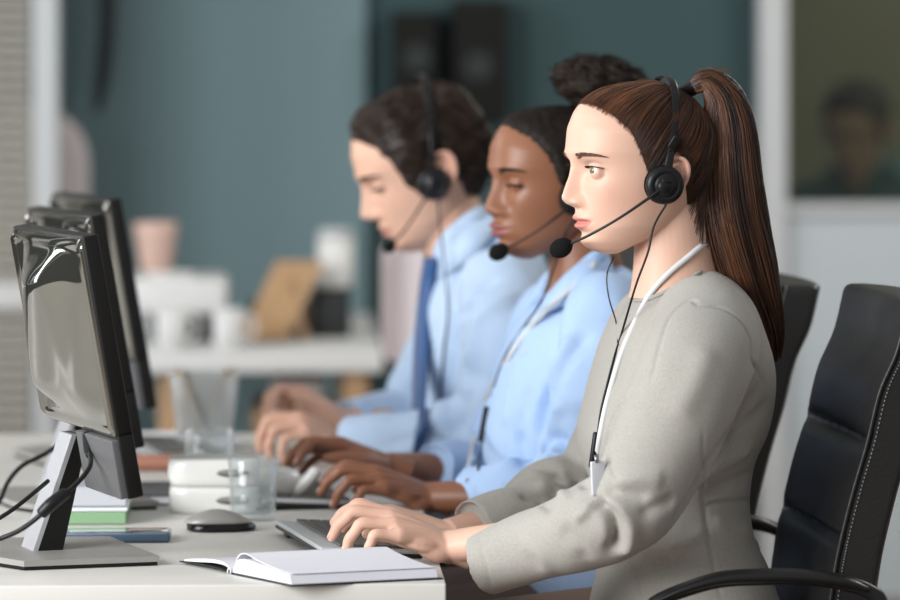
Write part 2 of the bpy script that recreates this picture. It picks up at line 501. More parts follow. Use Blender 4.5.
# ---------------------------------------------------------------- people: hands
def hand_mb(side, pitch=20, yaw=0, roll=0, flex=(12, 60, 22), spread=1.0, thumb=(0, 0), lift=(0, 0, 0, 0), scale=.95, straight=None):
    """hand with wrist at the origin, fingers towards -x, back up; side -1 = left hand (thumb towards +y)"""
    t = -side
    hb = MB()
    mcp = [(-88, 24*t, 5), (-91, 4*t, 8), (-85, -15*t, 6), (-76, -32*t, 1)]
    ln = [(42, 25, 21), (46, 28, 22), (42, 26, 21), (33, 20, 18)]
    rr = [(9.6, 8.8, 8.0, 6.0), (9.8, 9.0, 8.0, 6.0), (9.2, 8.4, 7.6, 5.8), (8.2, 7.4, 6.8, 5.2)]
    nails = MB()
    for i in range(4):
        m = np.array(mcp[i], float)
        hb.tube([(10, 10*t*(1-i/1.5), -2), m*.5+np.array([0, 0, 1]), m], [15, 13, 11.5], 14, n=12)
        hb.ball(m, 11.2, (1, 1, 1), 16, 12)
        a = math.radians(lift[i]); sp = math.radians((8, 1, -7, -14)[i]*spread)*t
        p = m.copy(); pts = [p.copy()]; r = [11.0]
        fl = flex if straight is None else straight[i]
        for k in range(3):
            a += math.radians(fl[k])
            d = np.array([-math.cos(a)*math.cos(sp), math.cos(a)*math.sin(sp), -math.sin(a)])
            L = ln[i][k]
            pts.append(p+d*L*.5); r.append(rr[i][k]*.93)
            p = p+d*L
            pts.append(p.copy()); r.append(rr[i][k+1] if k < 2 else rr[i][3])
            lastd = d
        hb.tube(pts, r, 14, n=44)
        hb.ball(pts[-1]-lastd*2.0, rr[i][3], (1, 1, 1), 14, 10)
        up = np.array([-math.sin(a)*math.cos(sp), math.sin(a)*math.sin(sp), math.cos(a)])
        nc = pts[-1]-lastd*6+up*(rr[i][3]*.86)
        q = Matrix((Vector(lastd), Vector(np.cross(up, lastd)), Vector(up))).transposed().to_4x4()
        nails.ball(nc, 1, (7.0, 5.0, 1.3), 14, 8, rot=q)
    # palm pad, heel
    hb.ball((-48, 0, -5), 1, (44, 37, 13), 24, 14)
    hb.ball((-52, -2*t, 2), 1, (46, 34, 11.5), 24, 14)
    hb.ball((-22, -18*t, -9), 1, (26, 15, 12), 18, 12)
    hb.ball((-30, 22*t, -10), 1, (28, 14, 13), 18, 12)
    # thumb
    a1, a2 = thumb
    c0 = np.array([-12, 20*t, -8.]); c1 = np.array([-50, (40+a1)*t, -14.+a2]); c2 = np.array([-80, (47+a1*1.2)*t, -19.+a2*1.2]); c3 = np.array([-104, (45+a1)*t, -25.+a2*1.4])
    hb.tube([c0, c1, (c1+c2)/2, c2, (c2+c3)/2, c3], [14, 12.5, 10.2, 10.2, 9.4, 6.8], 14, n=30)
    hb.ball(c3, 6.8, (1, 1, 1), 14, 10)
    # wrist stub
    hb.tube([(-14, 0, -2), (8, 0, -1), (30, 0, -1)], [27, 26.5, 27], 22, n=10, flat=.70, up=(0, 0, 1))
    Mx = euler(rx=roll, ry=pitch, rz=yaw)
    k = Matrix.Diagonal((scale/1000, scale/1000, scale/1000, 1))
    hb.xf(Mx @ k); nails.xf(Mx @ k)
    return hb, nails

def arm_skin(hb, nails, wrist, elbow, scale=1.0):
    """place a hand at the wrist and join it to the forearm; remeshed as one skin"""
    hb.xf(Matrix.Translation(wrist)); nails.xf(Matrix.Translation(wrist))
    w0, e0 = np.array(wrist), np.array(elbow)
    d = e0-w0
    hb.tube([w0-d*.04, w0+d*.06, w0+d*.2, w0+d*.4, w0+d*.6], np.array([.0245, .0245, .026, .027, .026])*scale, 22, n=16, flat=.86, up=(0, 0, 1))
    r = hb.remesh(.0013, 9, .5)
    r.merge(nails, 1)
    return r

# ---------------------------------------------------------------- people: clothes
def torso_rings(rows, yc, yaw, nt=72, inset=0.0, n=2.35, y0=None):
    """rows: (front px, py, back px, py, half width) traced in the vertical plane y=yc; turned by yaw about their own axis"""
    rows = np.array(rows, float)
    m = len(rows)*5
    rr = spline(rows, m)
    c = np.array([(lambda a, b: (a+b)/2)(np.array(W(r[0], r[1], yc)), np.array(W(r[2], r[3], yc))) for r in rows]).mean(0)
    Rz = np.array(Matrix.Rotation(yaw, 3, 'Z'))
    th = np.linspace(0, 2*np.pi, nt, endpoint=False)
    out = []
    for r in rr:
        a = np.array(W(r[0], r[1], yc)); b = np.array(W(r[2], r[3], yc))
        mid = (a+b)/2; ax = (a-b)/2; L = np.linalg.norm(ax); ax = ax/L*max(L-inset, .01)
        hw = max(r[4]-inset, .01)
        ct, st = np.cos(th), np.sin(th)
        cc = np.sign(ct)*np.abs(ct)**(2/n); ss = np.sign(st)*np.abs(st)**(2/n)
        ring = mid+cc[:, None]*ax+ss[:, None]*np.array([0, hw, 0])
        piv = np.array([c[0], yc, 0])
        ring = (ring-piv) @ Rz.T+piv
        out.append(ring)
    return out

def sleeve(mb, pts, radii, wr=(), n=70, sides=40, seed=0, amp=.004, cuff=.004):
    """sleeve tube with wrinkles gathered where wr = [(position 0..1, width, strength)]"""
    d = spline(np.hstack([np.array([list(p) for p in pts]), np.array(radii)[:, None]]), n)
    P, R = d[:, :3], d[:, 3]
    T = np.gradient(P, axis=0); T /= np.linalg.norm(T, axis=1)[:, None]
    U = None; rings = []
    th = np.linspace(0, 2*np.pi, sides, endpoint=False)
    rng = random.Random(seed)
    L = np.concatenate([[0], np.cumsum(np.linalg.norm(np.diff(P, axis=0), axis=1))])
    for i in range(n):
        a = np.array((0, 0, 1.)) if U is None else U
        U = a-T[i]*(a @ T[i]); U /= np.linalg.norm(U); B = np.cross(T[i], U)
        s = i/(n-1)
        g = sum(k*math.exp(-((s-c)/w)**2) for c, w, k in wr)
        rad = np.full(sides, R[i])
        for j, q in enumerate(th):
            tw = L[i]*55+1.6*math.sin(q+seed)+.9*math.sin(2*q+1.3*seed)
            v = noise.noise(Vector((math.cos(q)*1.1+seed, math.sin(q)*1.1, L[i]*22)))
            rad[j] += amp*(g*math.sin(tw+2.5*v)*.9+.9*v)
        rings.append(P[i]+rad[:, None]*(np.cos(th)[:, None]*B+np.sin(th)[:, None]*U))
    # turned-in end so that the cuff reads as cloth with an opening
    e = rings[-1]; ce = e.mean(0)
    rings.append(ce+(e-ce)*.93+T[-1]*.001)
    rings.append(ce+(e-ce)*.90-T[-1]*.012)
    mb.loft(rings)
    return rings

def strokes(mb, bvh, lst, yc):
    """press folds and seams into a garment: each stroke = (pixel polyline on the near side, width m, height m)"""
    V = mb.V()
    me = bpy.data.meshes.new('t'); me.from_pydata(V.tolist(), [], mb.f)
    N = np.empty(len(V)*3); me.vertices.foreach_get('normal', N); N = N.reshape(-1, 3)
    bpy.data.meshes.remove(me)
    D = np.zeros(len(V))
    for px, wd, hg in lst:
        q = spline([(a, b, 0) for a, b in px], max(8, len(px)*8))
        pts = []
        for a in q:
            h = hit(bvh, a[0], a[1])
            if h is not None: pts.append(np.array(h))
        if len(pts) < 2: continue
        pts = np.array(pts)
        lo, hi = pts.min(0)-3*wd, pts.max(0)+3*wd
        idx = np.where(np.all((V > lo) & (V < hi), axis=1))[0]
        if len(idx) == 0: continue
        A = V[idx]; best = np.full(len(idx), 1e9); par = np.zeros(len(idx))
        for i in range(len(pts)-1):
            a, b = pts[i], pts[i+1]; ab = b-a; l2 = ab @ ab
            if l2 < 1e-12 or l2 > .0016: continue
            t = np.clip(((A-a) @ ab)/l2, 0, 1)
            dd = np.linalg.norm(A-(a+t[:, None]*ab), axis=1)
            u = dd < best; best[u] = dd[u]; par[u] = (i+t[u])/(len(pts)-1)
        fade = np.clip(np.minimum(par, 1-par)*6+.15, 0, 1)
        D[idx] += hg*np.exp(-(best/wd)**2)*fade
    mb.v = [V+N*D[:, None]]
    return mb

# ---------------------------------------------------------------- hair
def strand(mb, pts, r, tint, cols, n=None, sides=3):
    k = mb.n
    mb.tube(pts, r, sides, n=n, cap=False)
    cols += [tint]*(mb.n-k)

M['skin_pale'] = tinted('skin_pale', (0.67, 0.425, 0.32), (0.56, 0.20, 0.17), rough=.48, spec=.4, sss=.25, bump=.06, bscale=500)
M['skin_dark'] = tinted('skin_dark', (0.25, 0.105, 0.056), (0.29, 0.095, 0.085), rough=.42, spec=.45, sss=.15, bump=.06, bscale=500)
M['skin_tan'] = tinted('skin_tan', (0.66, 0.40, 0.29), (0.50, 0.19, 0.15), rough=.5, spec=.4, sss=.2, bump=.06, bscale=500)
M['nail_pale'] = mat('nail_pale', (0.80, 0.50, 0.42), .25)
M['nail_dark'] = mat('nail_dark', (0.55, 0.33, 0.27), .25)
M['hair_brown'] = tinted('hair_brown', (0.022, 0.010, 0.006), (0.25, 0.100, 0.044), rough=.38, spec=.5)
M['hair_black'] = tinted('hair_black', (0.008, 0.006, 0.005), (0.035, 0.022, 0.016), rough=.6, spec=.2)
M['hair_dark'] = tinted('hair_dark', (0.014, 0.009, 0.007), (0.050, 0.028, 0.018), rough=.42, spec=.35)
M['eye_white'] = mat('eye_white', (0.75, 0.72, 0.68), .15, coat=.5)
M['iris'] = mat('iris_hazel', (0.16, 0.15, 0.09), .15, var=.5, vscale=900, coat=.6)
M['iris_dark'] = mat('iris_dark', (0.035, 0.018, 0.01), .15, coat=.6)
M['pupil'] = mat('pupil', (0.004, 0.004, 0.004), .1)
M['black_plastic'] = mat('black_plastic', (0.010, 0.010, 0.011), .38, spec=.3)
M['black_gloss'] = mat('black_gloss', (0.008, 0.008, 0.009), .22, spec=.35)
M['foam'] = mat('black_foam', (0.009, 0.009, 0.009), .95, spec=.15, bump=.9, bscale=900)
M['steel'] = mat('steel', (0.30, 0.31, 0.32), .3, metal=1)

def eyes(parent, Mh, c, iris):
    g = c.get('gaze', (0, 0))
    for s in (-1, 1):
        ctr = Vector((-84.0, s*31.0, 9.0))
        R = euler(rz=g[0], ry=g[1])
        K = Mh @ Matrix.Translation(ctr) @ R
        e = MB().ball((0, 0, 0), 12.0, (1, 1, 1), 32, 20)
        i = MB().ball((-9.7, 0, 0), 1, (3.1, 5.9, 5.9), 28, 14)
        p = MB().ball((-10.3, 0, 0), 1, (2.75, 2.5, 2.5), 18, 10)
        o = e.xf(K).build('eye', M['eye_white'], parent)
        i.xf(K).build('iris', iris, o); p.xf(K).build('pupil', M['pupil'], o)

def lashes_brows(parent, Mh, c, bvh, hmat, rows=70, thick=.55):
    rng = random.Random(4)
    hh = c.get('open', 4.6)
    for s in (-1, 1):
        l = MB(); cols = []
        for k in range(60):
            yy = -12+k*26/59
            top = hh*max(0, 1-(yy/15.5)**2)**.7+c.get('lidup', 0)
            y, z = s*(31+yy), 9+top+yy*.07
            dz = z-9; x = -84-math.sqrt(max(1, 13.4**2-(yy)**2-dz**2))
            out = yy/14
            dn = -1 if hh < 3 else .25
            p0 = Vector((x+1, y, z-.2)); ln = 6.0+2*abs(out)
            p1 = p0+Vector((-ln*.75, s*out*ln*.5, ln*.30*dn)); p2 = p1+Vector((-ln*.15, s*out*2, ln*.35*abs(dn)))
            strand(l, [p0, p1, p2], [.55, .35, .08], .1, cols, n=6)
        edge = []
        for yy in np.linspace(-13.5, 14, 16):
            top = hh*max(0, 1-(yy/15.5)**2)**.7+c.get('lidup', 0)
            dz = top+yy*.07
            edge.append((-84-math.sqrt(max(1, 13.3**2-yy**2-dz**2)), s*(31+yy), 9+dz))
        l.tube(edge, .65, 6, n=30); cols += [.1]*(l.n-len(cols))
        l.xf(Mh); l.build('eyelashes', hmat, parent, attr=np.array(cols), fix=False)
        b = MB(); cols = []
        inv = Mh.inverted()
        for k in range(rows*3):
            u = .09+.91*rng.random(); v = rng.uniform(-1, 1)
            yy = 12+u*38; wdt = 4.6*(1-u*.75)*(.6+.4*min(1, u*6))
            z0 = 24+5.0*math.sin(u*2.4)+v*wdt+c.get('browz', 0)
            o = Mh @ Vector((-140, s*yy, z0)); o2 = Mh @ Vector((-60, s*yy, z0))
            h = bvh.ray_cast(o, (o2-o).normalized())
            if h[0] is None: continue
            p = inv @ h[0]
            dirv = Vector((.0+u*.8, s*(1.0), .25-u*.75-v*.15)).normalized()
            p1 = p+dirv*3.5+Vector((-.9, 0, 0)); p2 = p+dirv*6.5
            h2 = bvh.ray_cast(Mh @ (p2+Vector((-40, 0, 0))), (Mh.to_3x3() @ Vector((1, 0, 0))).normalized())
            if h2[0] is not None: p2 = (inv @ h2[0])+Vector((-.4, s*.2, 0))
            strand(b, [p, p1, p2], [.3*thick/.55, .42*thick/.55, .1], rng.random()*.7, cols, n=5)
        if b.n: b.xf(Mh).build('eyebrow', hmat, parent, attr=np.array(cols), fix=False)

def surf_cast(bvh, ctr, d, Mh):
    """outer point of the head in direction d (head-local) from ctr; returns local point"""
    far = Mh @ (ctr+d*260); dirw = (Mh @ ctr-far).normalized()
    h = bvh.ray_cast(far, dirw)
    return None if h[0] is None else Mh.inverted() @ h[0]

def scalp_cap(P, T, zmin, thick, Mh, seed=1):
    """cap over the scalp where z > zmin(x); thickness thick(P) mm fading to nothing at the hairline"""
    NZ, NT = P.shape[:2]
    Q = P.reshape(-1, 3)
    d = Q[:, 2]-zmin(Q[:, 0], Q[:, 1])
    C = np.array((-8, 0, 15.))
    n = Q-C; n /= np.linalg.norm(n, axis=1)[:, None]
    t = thick(Q)*S(-3, 26, d)-.8*S(4, -3, d)
    out = Q+n*t[:, None]
    keep = d > -4
    f = []
    for i in range(NZ-1):
        for j in range(NT):
            a, b = i*NT+j, i*NT+(j+1) % NT
            q = (a, b, b+NT, a+NT)
            if keep[a] and keep[b] and keep[b+NT] and keep[a+NT]: f.append(q)
    f.append(tuple(range((NZ-1)*NT, NZ*NT)))
    mb = MB().add(out, f)
    # inner skin so that the cap has a body
    inn = Q-n*3
    mb2 = MB().add(inn, [tuple(reversed(q)) for q in f])
    mb.merge(mb2)
    return mb

# ---------------------------------------------------------------- headset
def headset(name, label, Mh, bvh_skin, hair_r, mic_end, cable_pts, group=None, mic_k=1.0, hair_s=0, side=-1, cup=(-4, -10), tiltback=6, boom_bow=14):
    """headset on a head: band over the crown, ear cup on the camera side, foam tipped boom. head-local mm"""
    root = empty(name, Mh @ Vector((0, 0, 118)), 0, label, 'headset', group)
    s = side
    band = MB()
    pts = []
    for a in np.linspace(-96, 96, 41):
        ra = math.radians(a)
        y = math.sin(ra)*(84+hair_s*math.exp(-((abs(a)-55)/34)**2)); z = math.cos(ra)*(114+hair_r)+2
        x = cup[0]+tiltback*max(0, math.cos(ra))*2.2
        pts.append((x, y, z if abs(a) < 90 else z))
    pts = [(p[0], p[1], max(p[2], -6)) for p in pts]
    N = len(pts)
    # flat band: two nested strips swept by hand
    rings = []
    for i, p in enumerate(pts):
        a = math.radians(-96+192*i/(N-1))
        nrm = np.array((0, math.sin(a), math.cos(a)))
        tx = np.array((1, 0, 0))
        wv = 5.2 if abs(math.degrees(a)) < 62 else 3.8
        th = 1.3 if abs(math.degrees(a)) < 62 else 2.0
        q = []
        for u in np.linspace(0, 2*np.pi, 12, endpoint=False):
            q.append(np.array(p)+tx*wv*np.sign(math.cos(u))*abs(math.cos(u))**.5+nrm*th*np.sign(math.sin(u))*abs(math.sin(u))**.7)
        rings.append(q)
    band.loft(rings)
    band.xf(Mh).build('headband', M['black_gloss'], root)
    for sg in (-1, 1):
        MB().box((cup[0]+tiltback*.80, sg*84.5, 44), (10.5, 4.2, 17), rot=euler(rx=-sg*22, ry=tiltback*1.6), bevel=1.5).xf(Mh).build('band_slider', M['black_plastic'], root)
    cz = cup[1]; cx = cup[0]
    y0 = s*80
    Rr = Matrix.Translation((cx, y0, cz)) @ euler(rx=s*-4, rz=s*8)
    # cup: lathe about local y
    def lathe(prof, m=Rr, sq=1.0):
        mb = MB(); th = np.linspace(0, 2*np.pi, 40, endpoint=False)
        mb.loft([[(r*math.cos(u)*sq, s*h, r*math.sin(u)) for u in th] for r, h in prof])
        return mb.xf(m).xf(Mh)
    lathe([(3, 1), (20, 1), (23, 3), (24, 6), (23.5, 10), (20, 13), (16.5, 14), (15.5, 12.8), (14, 12.8), (13, 14.5), (8, 15.2), (.5, 15.4)]).build('ear_cup', M['black_plastic'], root)
    lathe([(2, -7), (18, -7), (22.5, -5), (24.5, -1), (24, 2), (20, 3), (2, 3)]).build('ear_pad', M['foam'], root)
    # yoke from the band to the cup
    y = MB().tube([(cx+tiltback*.62, s*84, 33), (cx+tiltback*.3, s*88, 17), (cx, s*92, 3), (cx-1, s*94, -6)], [4, 5, 6.5, 8], 12, n=14, flat=.45, up=(0, 1, 0))
    y.xf(Mh).build('yoke', M['black_gloss'], root)
    # other side: temple pad
    o = MB().box((cx, -s*80, 4), (20, 9, 34), bevel=4); o.xf(Mh).build('temple_pad', M['foam'], root)
    # boom
    a = Vector((cx-4, s*93, cz-2)); b = Vector(mic_end)
    mid = (a+b)/2+Vector((-2, s*boom_bow, -3))
    bm_ = MB().tube([a, a*.66+mid*.34+Vector((0, s*3, 0)), mid, mid*.4+b*.6+Vector((0, s*4, -1)), b], [2.6, 2.0, 1.7, 1.7, 1.7], 8, n=30)
    bm_.ball(a, 8.5, (1, .55, 1), 18, 10)
    bm_.xf(Mh).build('mic_boom', M['black_plastic'], root)
    d = (b-mid).normalized()
    q = d.to_track_quat('X', 'Z').to_matrix().to_4x4()
    mc = MB().ball(b+d*9*mic_k, 1, (15.5*mic_k, 12*mic_k, 12*mic_k), 24, 16, rot=q)
    mc.tube([b-d*6, b+d*1], [4.4, 5.2], 14)
    mc.xf(Mh).build('microphone', M['foam'], root)
    if cable_pts:
        cb = MB().tube(cable_pts, .00145, 8, n=120); cb.build('cable', M['black_plastic'], root)
    return root

# ---------------------------------------------------------------- the woman in grey, nearest
def head_matrix(px, py, y, yaw, pitch=0, roll=0, scale=1.0):
    """yaw > 0 turns the face towards the camera, pitch > 0 nods it down (degrees)"""
    k = scale/1000
    return Matrix.Translation(W(px, py, y)) @ euler(rz=yaw) @ euler(rx=roll, ry=-pitch) @ Matrix.Diagonal((k, k, k, 1))

def neck_tube(a, b, ra, rb, flare, depth=1.08):
    """neck from a (in the skull) to b (in the torso)"""
    a, b = np.array(a), np.array(b)
    mb = MB()
    pts = [a, a*.6+b*.4, a*.25+b*.75, b, b+(b-a)*.10]
    mb.tube(pts, [ra, ra*.97, rb, rb*flare, rb*flare*1.08], 36, n=24, up=(0, 1, 0), flat=.92)
    return mb

GREY = mat('grey_wool', (0.385, 0.368, 0.332), .85, bump=.55, bscale=1400, var=.24, vscale=420, sheen=.15)
PW = empty('person', W(690, 560, 0).to_2d().to_3d(), 0,
    'woman in fitted grey long-sleeved top with long brown ponytail, typing nearest to the viewer', 'person', None)
fA = {'nose': 1.0, 'open': 4.8, 'wide': .97, 'gaze': (7, -4), 'lips': 1.0, 'nosew': .95, 'ear': .86, 'lidup': 0}
YA = 17
MA = head_matrix(653, 176, 0, YA, 0, 0)
nk = neck_tube(W(668, 178, 0), W(676, 284, 0), .049, .051, 1.12)
trapA = MB()
skinA, rawA, locA, PA, TA = make_head(fA, MA, [nk])
bvA = bvh_of(skinA)
tintA = np.clip(lip_mask(locA, fA)*.95+.16*np.exp(-((np.abs(locA[:, 1])-46)/18)**2-((locA[:, 2]+22)/20)**2)*(locA[:, 0] < -20)
    + .25*S(70, 80, np.abs(locA[:, 1])), 0, 1)

rowsA = [(634, 301, 702, 266, .056), (628, 309, 713, 270, .088), (620, 320, 729, 280, .124), (612, 334, 744, 298, .150),
    (605, 352, 755, 325, .163), (597, 375, 766, 360, .165), (588, 405, 768, 391, .160), (581, 432, 762, 427, .152),
    (585, 458, 749, 457, .142), (594, 482, 744, 485, .134), (601, 505, 744, 508, .130), (604, 530, 748, 535, .138),
    (604, 560, 760, 560, .150), (600, 590, 770, 590, .165), (590, 625, 783, 620, .175), (576, 655, 797, 650, .19), (575, 690, 800, 690, .19), (590, 720, 792, 718, .175)]
ringsA = torso_rings(rowsA, 0.0, math.radians(10))
dress = MB(); dress.loft(ringsA)
# near sleeve (her left arm)
SA = W(706, 333, -.150); EA = W(643, 500, -.245); CA = W(482, 564, -.125)
near = [SA+Vector((.0, .05, .015)), SA+Vector((-.002, -.012, -.012)), W(693, 372, -.205), W(670, 430, -.230), W(644, 482, -.245), W(620, 512, -.243), W(580, 530, -.215), W(530, 547, -.160), CA]
sleeve(dress, near, [.060, .066, .068, .064, .058, .055, .049, .043, .0405],
    wr=[(.62, .10, 1.0), (.75, .12, .4)], seed=2.1, amp=.0020)
# far sleeve (her right arm)
SB = W(655, 335, .155); CB = W(472, 531, .085)
far = [SB+Vector((.01, -.05, .01)), SB, W(640, 392, .20), W(612, 455, .225), W(585, 488, .225), W(550, 498, .19), W(515, 517, .13), CB]
sleeve(dress, far, [.056, .062, .062, .058, .054, .048, .043, .040], wr=[(.6, .12, 1.2), (.75, .15, 1.0)], seed=5.3, amp=.0035)
dress = dress.remesh(.0032, 5, .5)
bvD = bvh_of(dress)
seams = [
    # seams (narrow grooves)
    ([(704, 506), (722, 502), (742, 501), (758, 502)], .0026, -.0035),
    ([(703, 430), (703, 470), (704, 505), (709, 540), (716, 575), (722, 600)], .0024, -.0026),
    ([(698, 306), (690, 300), (670, 316), (658, 350), (650, 385)], .0028, -.0030),
    ([(698, 306), (722, 308), (742, 322), (751, 342), (752, 360), (764, 384)], .0028, -.0032),
    ([(655, 360), (630, 392), (612, 420), (607, 445), (612, 470), (622, 484)], .0030, -.0032),
    ([(630, 565), (637, 580), (640, 600)], .0026, -.0028),
    ([(478, 534), (484, 556), (493, 592)], .003, -.0012),
]
folds = [
    ([(590, 500), (602, 506), (612, 520), (616, 540), (610, 552)], .0065, -0.0178),
    ([(600, 498), (618, 505), (630, 522), (630, 542), (622, 556)], .008, 0.0089),
    ([(596, 500), (585, 512), (575, 520)], .006, 0.0071),
    ([(604, 494), (625, 492), (650, 500)], .008, -0.0071),
    ([(612, 486), (638, 478), (665, 480)], .010, 0.0059),
    ([(640, 515), (655, 508), (676, 500)], .009, -0.0059),
    ([(560, 528), (580, 545), (586, 562)], .010, -0.0042),
    ([(520, 540), (540, 556), (548, 575)], .010, 0.0034),
    ([(757, 388), (746, 409), (728, 437), (709, 464), (690, 497), (671, 526)], .007, -.0085),
    ([(708, 345), (696, 380), (676, 420)], .016, 0.0048),
    ([(700, 480), (725, 462), (752, 448)], .011, 0.0066),
    ([(705, 496), (728, 484), (752, 474)], .008, -0.0053),
    ([(722, 440), (745, 425), (768, 405)], .010, -0.0059),
    ([(712, 520), (730, 530), (756, 534)], .010, 0.0048),
    ([(640, 560), (665, 566), (700, 556)], .010, -0.0048),
    ([(668, 545), (690, 540), (705, 530)], .008, 0.0048),
    ([(520, 496), (540, 500), (552, 512)], .006, -0.0071),
    ([(535, 484), (556, 490), (570, 502)], .007, 0.0071),
    ([(552, 474), (572, 476), (590, 488)], .006, -0.0071),
    ([(632, 320), (622, 350), (612, 392)], .012, -0.0035),
]
strokes(dress, bvD, folds, 0)
# drag lines and general unevenness of the cloth

dress.v = [lap(dress.V(), dress.E, 3, .5)]
bvD = bvh_of(dress)
strokes(dress, bvD, seams, 0)
bvD = bvh_of(dress)
dA = dress.build('grey_top', GREY, PW)
hem = MB()
hr = [ringsA[1][k] for k in range(0, 72, 3)]
hc = np.mean(hr, 0)
hem.tube([hc+(np.array(p)-hc)*.985+np.array([0, 0, .002]) for p in ringsA[0][::2]]+[ringsA[0][0]+np.array([0, 0, .002])], .0028, 8, n=120, flat=1)
hem.build('neckline_binding', GREY, PW)

# hands
hb, nl = hand_mb(-1, pitch=21, yaw=6, roll=14, straight=[(4, 48, 20), (12, 52, 20), (16, 58, 22), (14, 74, 24)], spread=1.1, scale=.93, thumb=(-6, -8))
wristA = W(451, 547, -.105)
armN = arm_skin(hb, nl, wristA, W(600, 530, -.20))
hb, nl = hand_mb(1, pitch=14, yaw=-4, roll=-6, flex=(12, 42, 20), lift=(0, 0, 0, 0), spread=1.0, scale=.93)
armF = arm_skin(hb, nl, W(452, 534, .085), W(575, 500, .20))
# skin under the clothes: trunk, upper arms; then one body mesh
trunk = MB().loft(torso_rings(rowsA[1:], 0.0, math.radians(10), inset=.014))
trunk.tube([SA+Vector((0, .06, 0)), W(672, 430, -.213), EA, W(612, 520, -.222), W(560, 540, -.185)], [.050, .042, .030, .026, .024], 16, n=20)
trunk.tube([SB+Vector((0, -.06, 0)), W(625, 440, .215), W(590, 485, .22), W(560, 500, .19)], [.050, .040, .030, .026], 16, n=20)

def join_body(parts, head_tint, name, mats, parent):
    b = MB(); t = []
    for i, p in enumerate(parts):
        m0 = p.m
        k = b.n
        b.v.append(p.V()); b.f += [tuple(x+k for x in q) for q in p.f]; b.m += m0; b.n += len(p.V())
        t.append(head_tint if i == 0 else np.zeros(len(p.V()))+.04)
    return b.build(name, mats, parent, attr=np.concatenate(t))

def seated_legs(parent, hipx, hipy, yc, z_seat, trousers, shoes, sc=1.0, foot=.36, hip=(.15, .175, .10)):
    """thighs forward along -x, shins down, shoes on the floor"""
    tr = MB(); sh = MB()
    hp = Vector((hipx, yc, z_seat))
    tr.ball(hp+Vector((0.02, 0, .03)), 1, hip, 28, 16)
    for s in (-1, 1):
        h = hp+Vector((0, s*.085, .01)); k = hp+Vector((-.43*sc, s*.11, -.02)); a = hp+Vector((-.40*sc, s*.12, .0)); a.z = .09
        tr.tube([h+Vector((.05, 0, 0)), h, (h+k)/2, k+Vector((.02, 0, .0)), k+Vector((-.015, 0, -.05)), (k+a)/2, a], [.08, .085, .075, .062, .060, .056, .052], 22, n=34)
        f = Vector((a.x, a.y, 0))
        so = MB()
        so.tube([f+Vector((.045, 0, .035)), f+Vector((-.02, 0, .045)), f+Vector((-.09, 0, .038)), f+Vector((-.17, 0, .026)), f+Vector((-.205, 0, .020))], [.030, .040, .042, .038, .016], 20, n=24, flat=.75, up=(0, 0, 1))
        so.tube([f+Vector((.0, 0, .04)), f+Vector((0, 0, .11))], [.042, .046], 18)
        so = so.remesh(.005, 3)
        o = so.build('shoe', shoes, parent)
    tr = tr.remesh(.006, 4)
    tr.build('trousers', trousers, parent)
    lg = MB()
    for s in (-1, 1):
        a = hp+Vector((-.40*sc, s*.12, 0)); a.z = .05
        lg.tube([hp+Vector((0, s*.085, 0)), hp+Vector((-.38*sc, s*.11, -.03)), hp+Vector((-.42*sc, s*.11, -.06)), a], [.05, .042, .04, .03], 12, n=16)
    return lg
M['brown_cloth'] = mat('brown_trouser_cloth', (0.20, 0.145, 0.115), .9, bump=.3, bscale=900)
M['navy_cloth'] = mat('charcoal_trouser_cloth', (0.03, 0.032, 0.038), .9, bump=.3, bscale=900)
M['shoe'] = mat('black_shoe_leather', (0.012, 0.012, 0.012), .3)
hipA = W(685, 600, 0)
legs = seated_legs(PW, hipA.x, 0, 0, .60, M['brown_cloth'], M['shoe'], hip=(.10, .15, .085))
join_body([skinA, armN, armF, trunk, legs], tintA, 'body', [M['skin_pale'], M['nail_pale']], PW)
eyes(PW, MA, fA, M['iris'])
lashes_brows(PW, MA, fA, bvA, M['hair_brown'], rows=70, thick=.42)

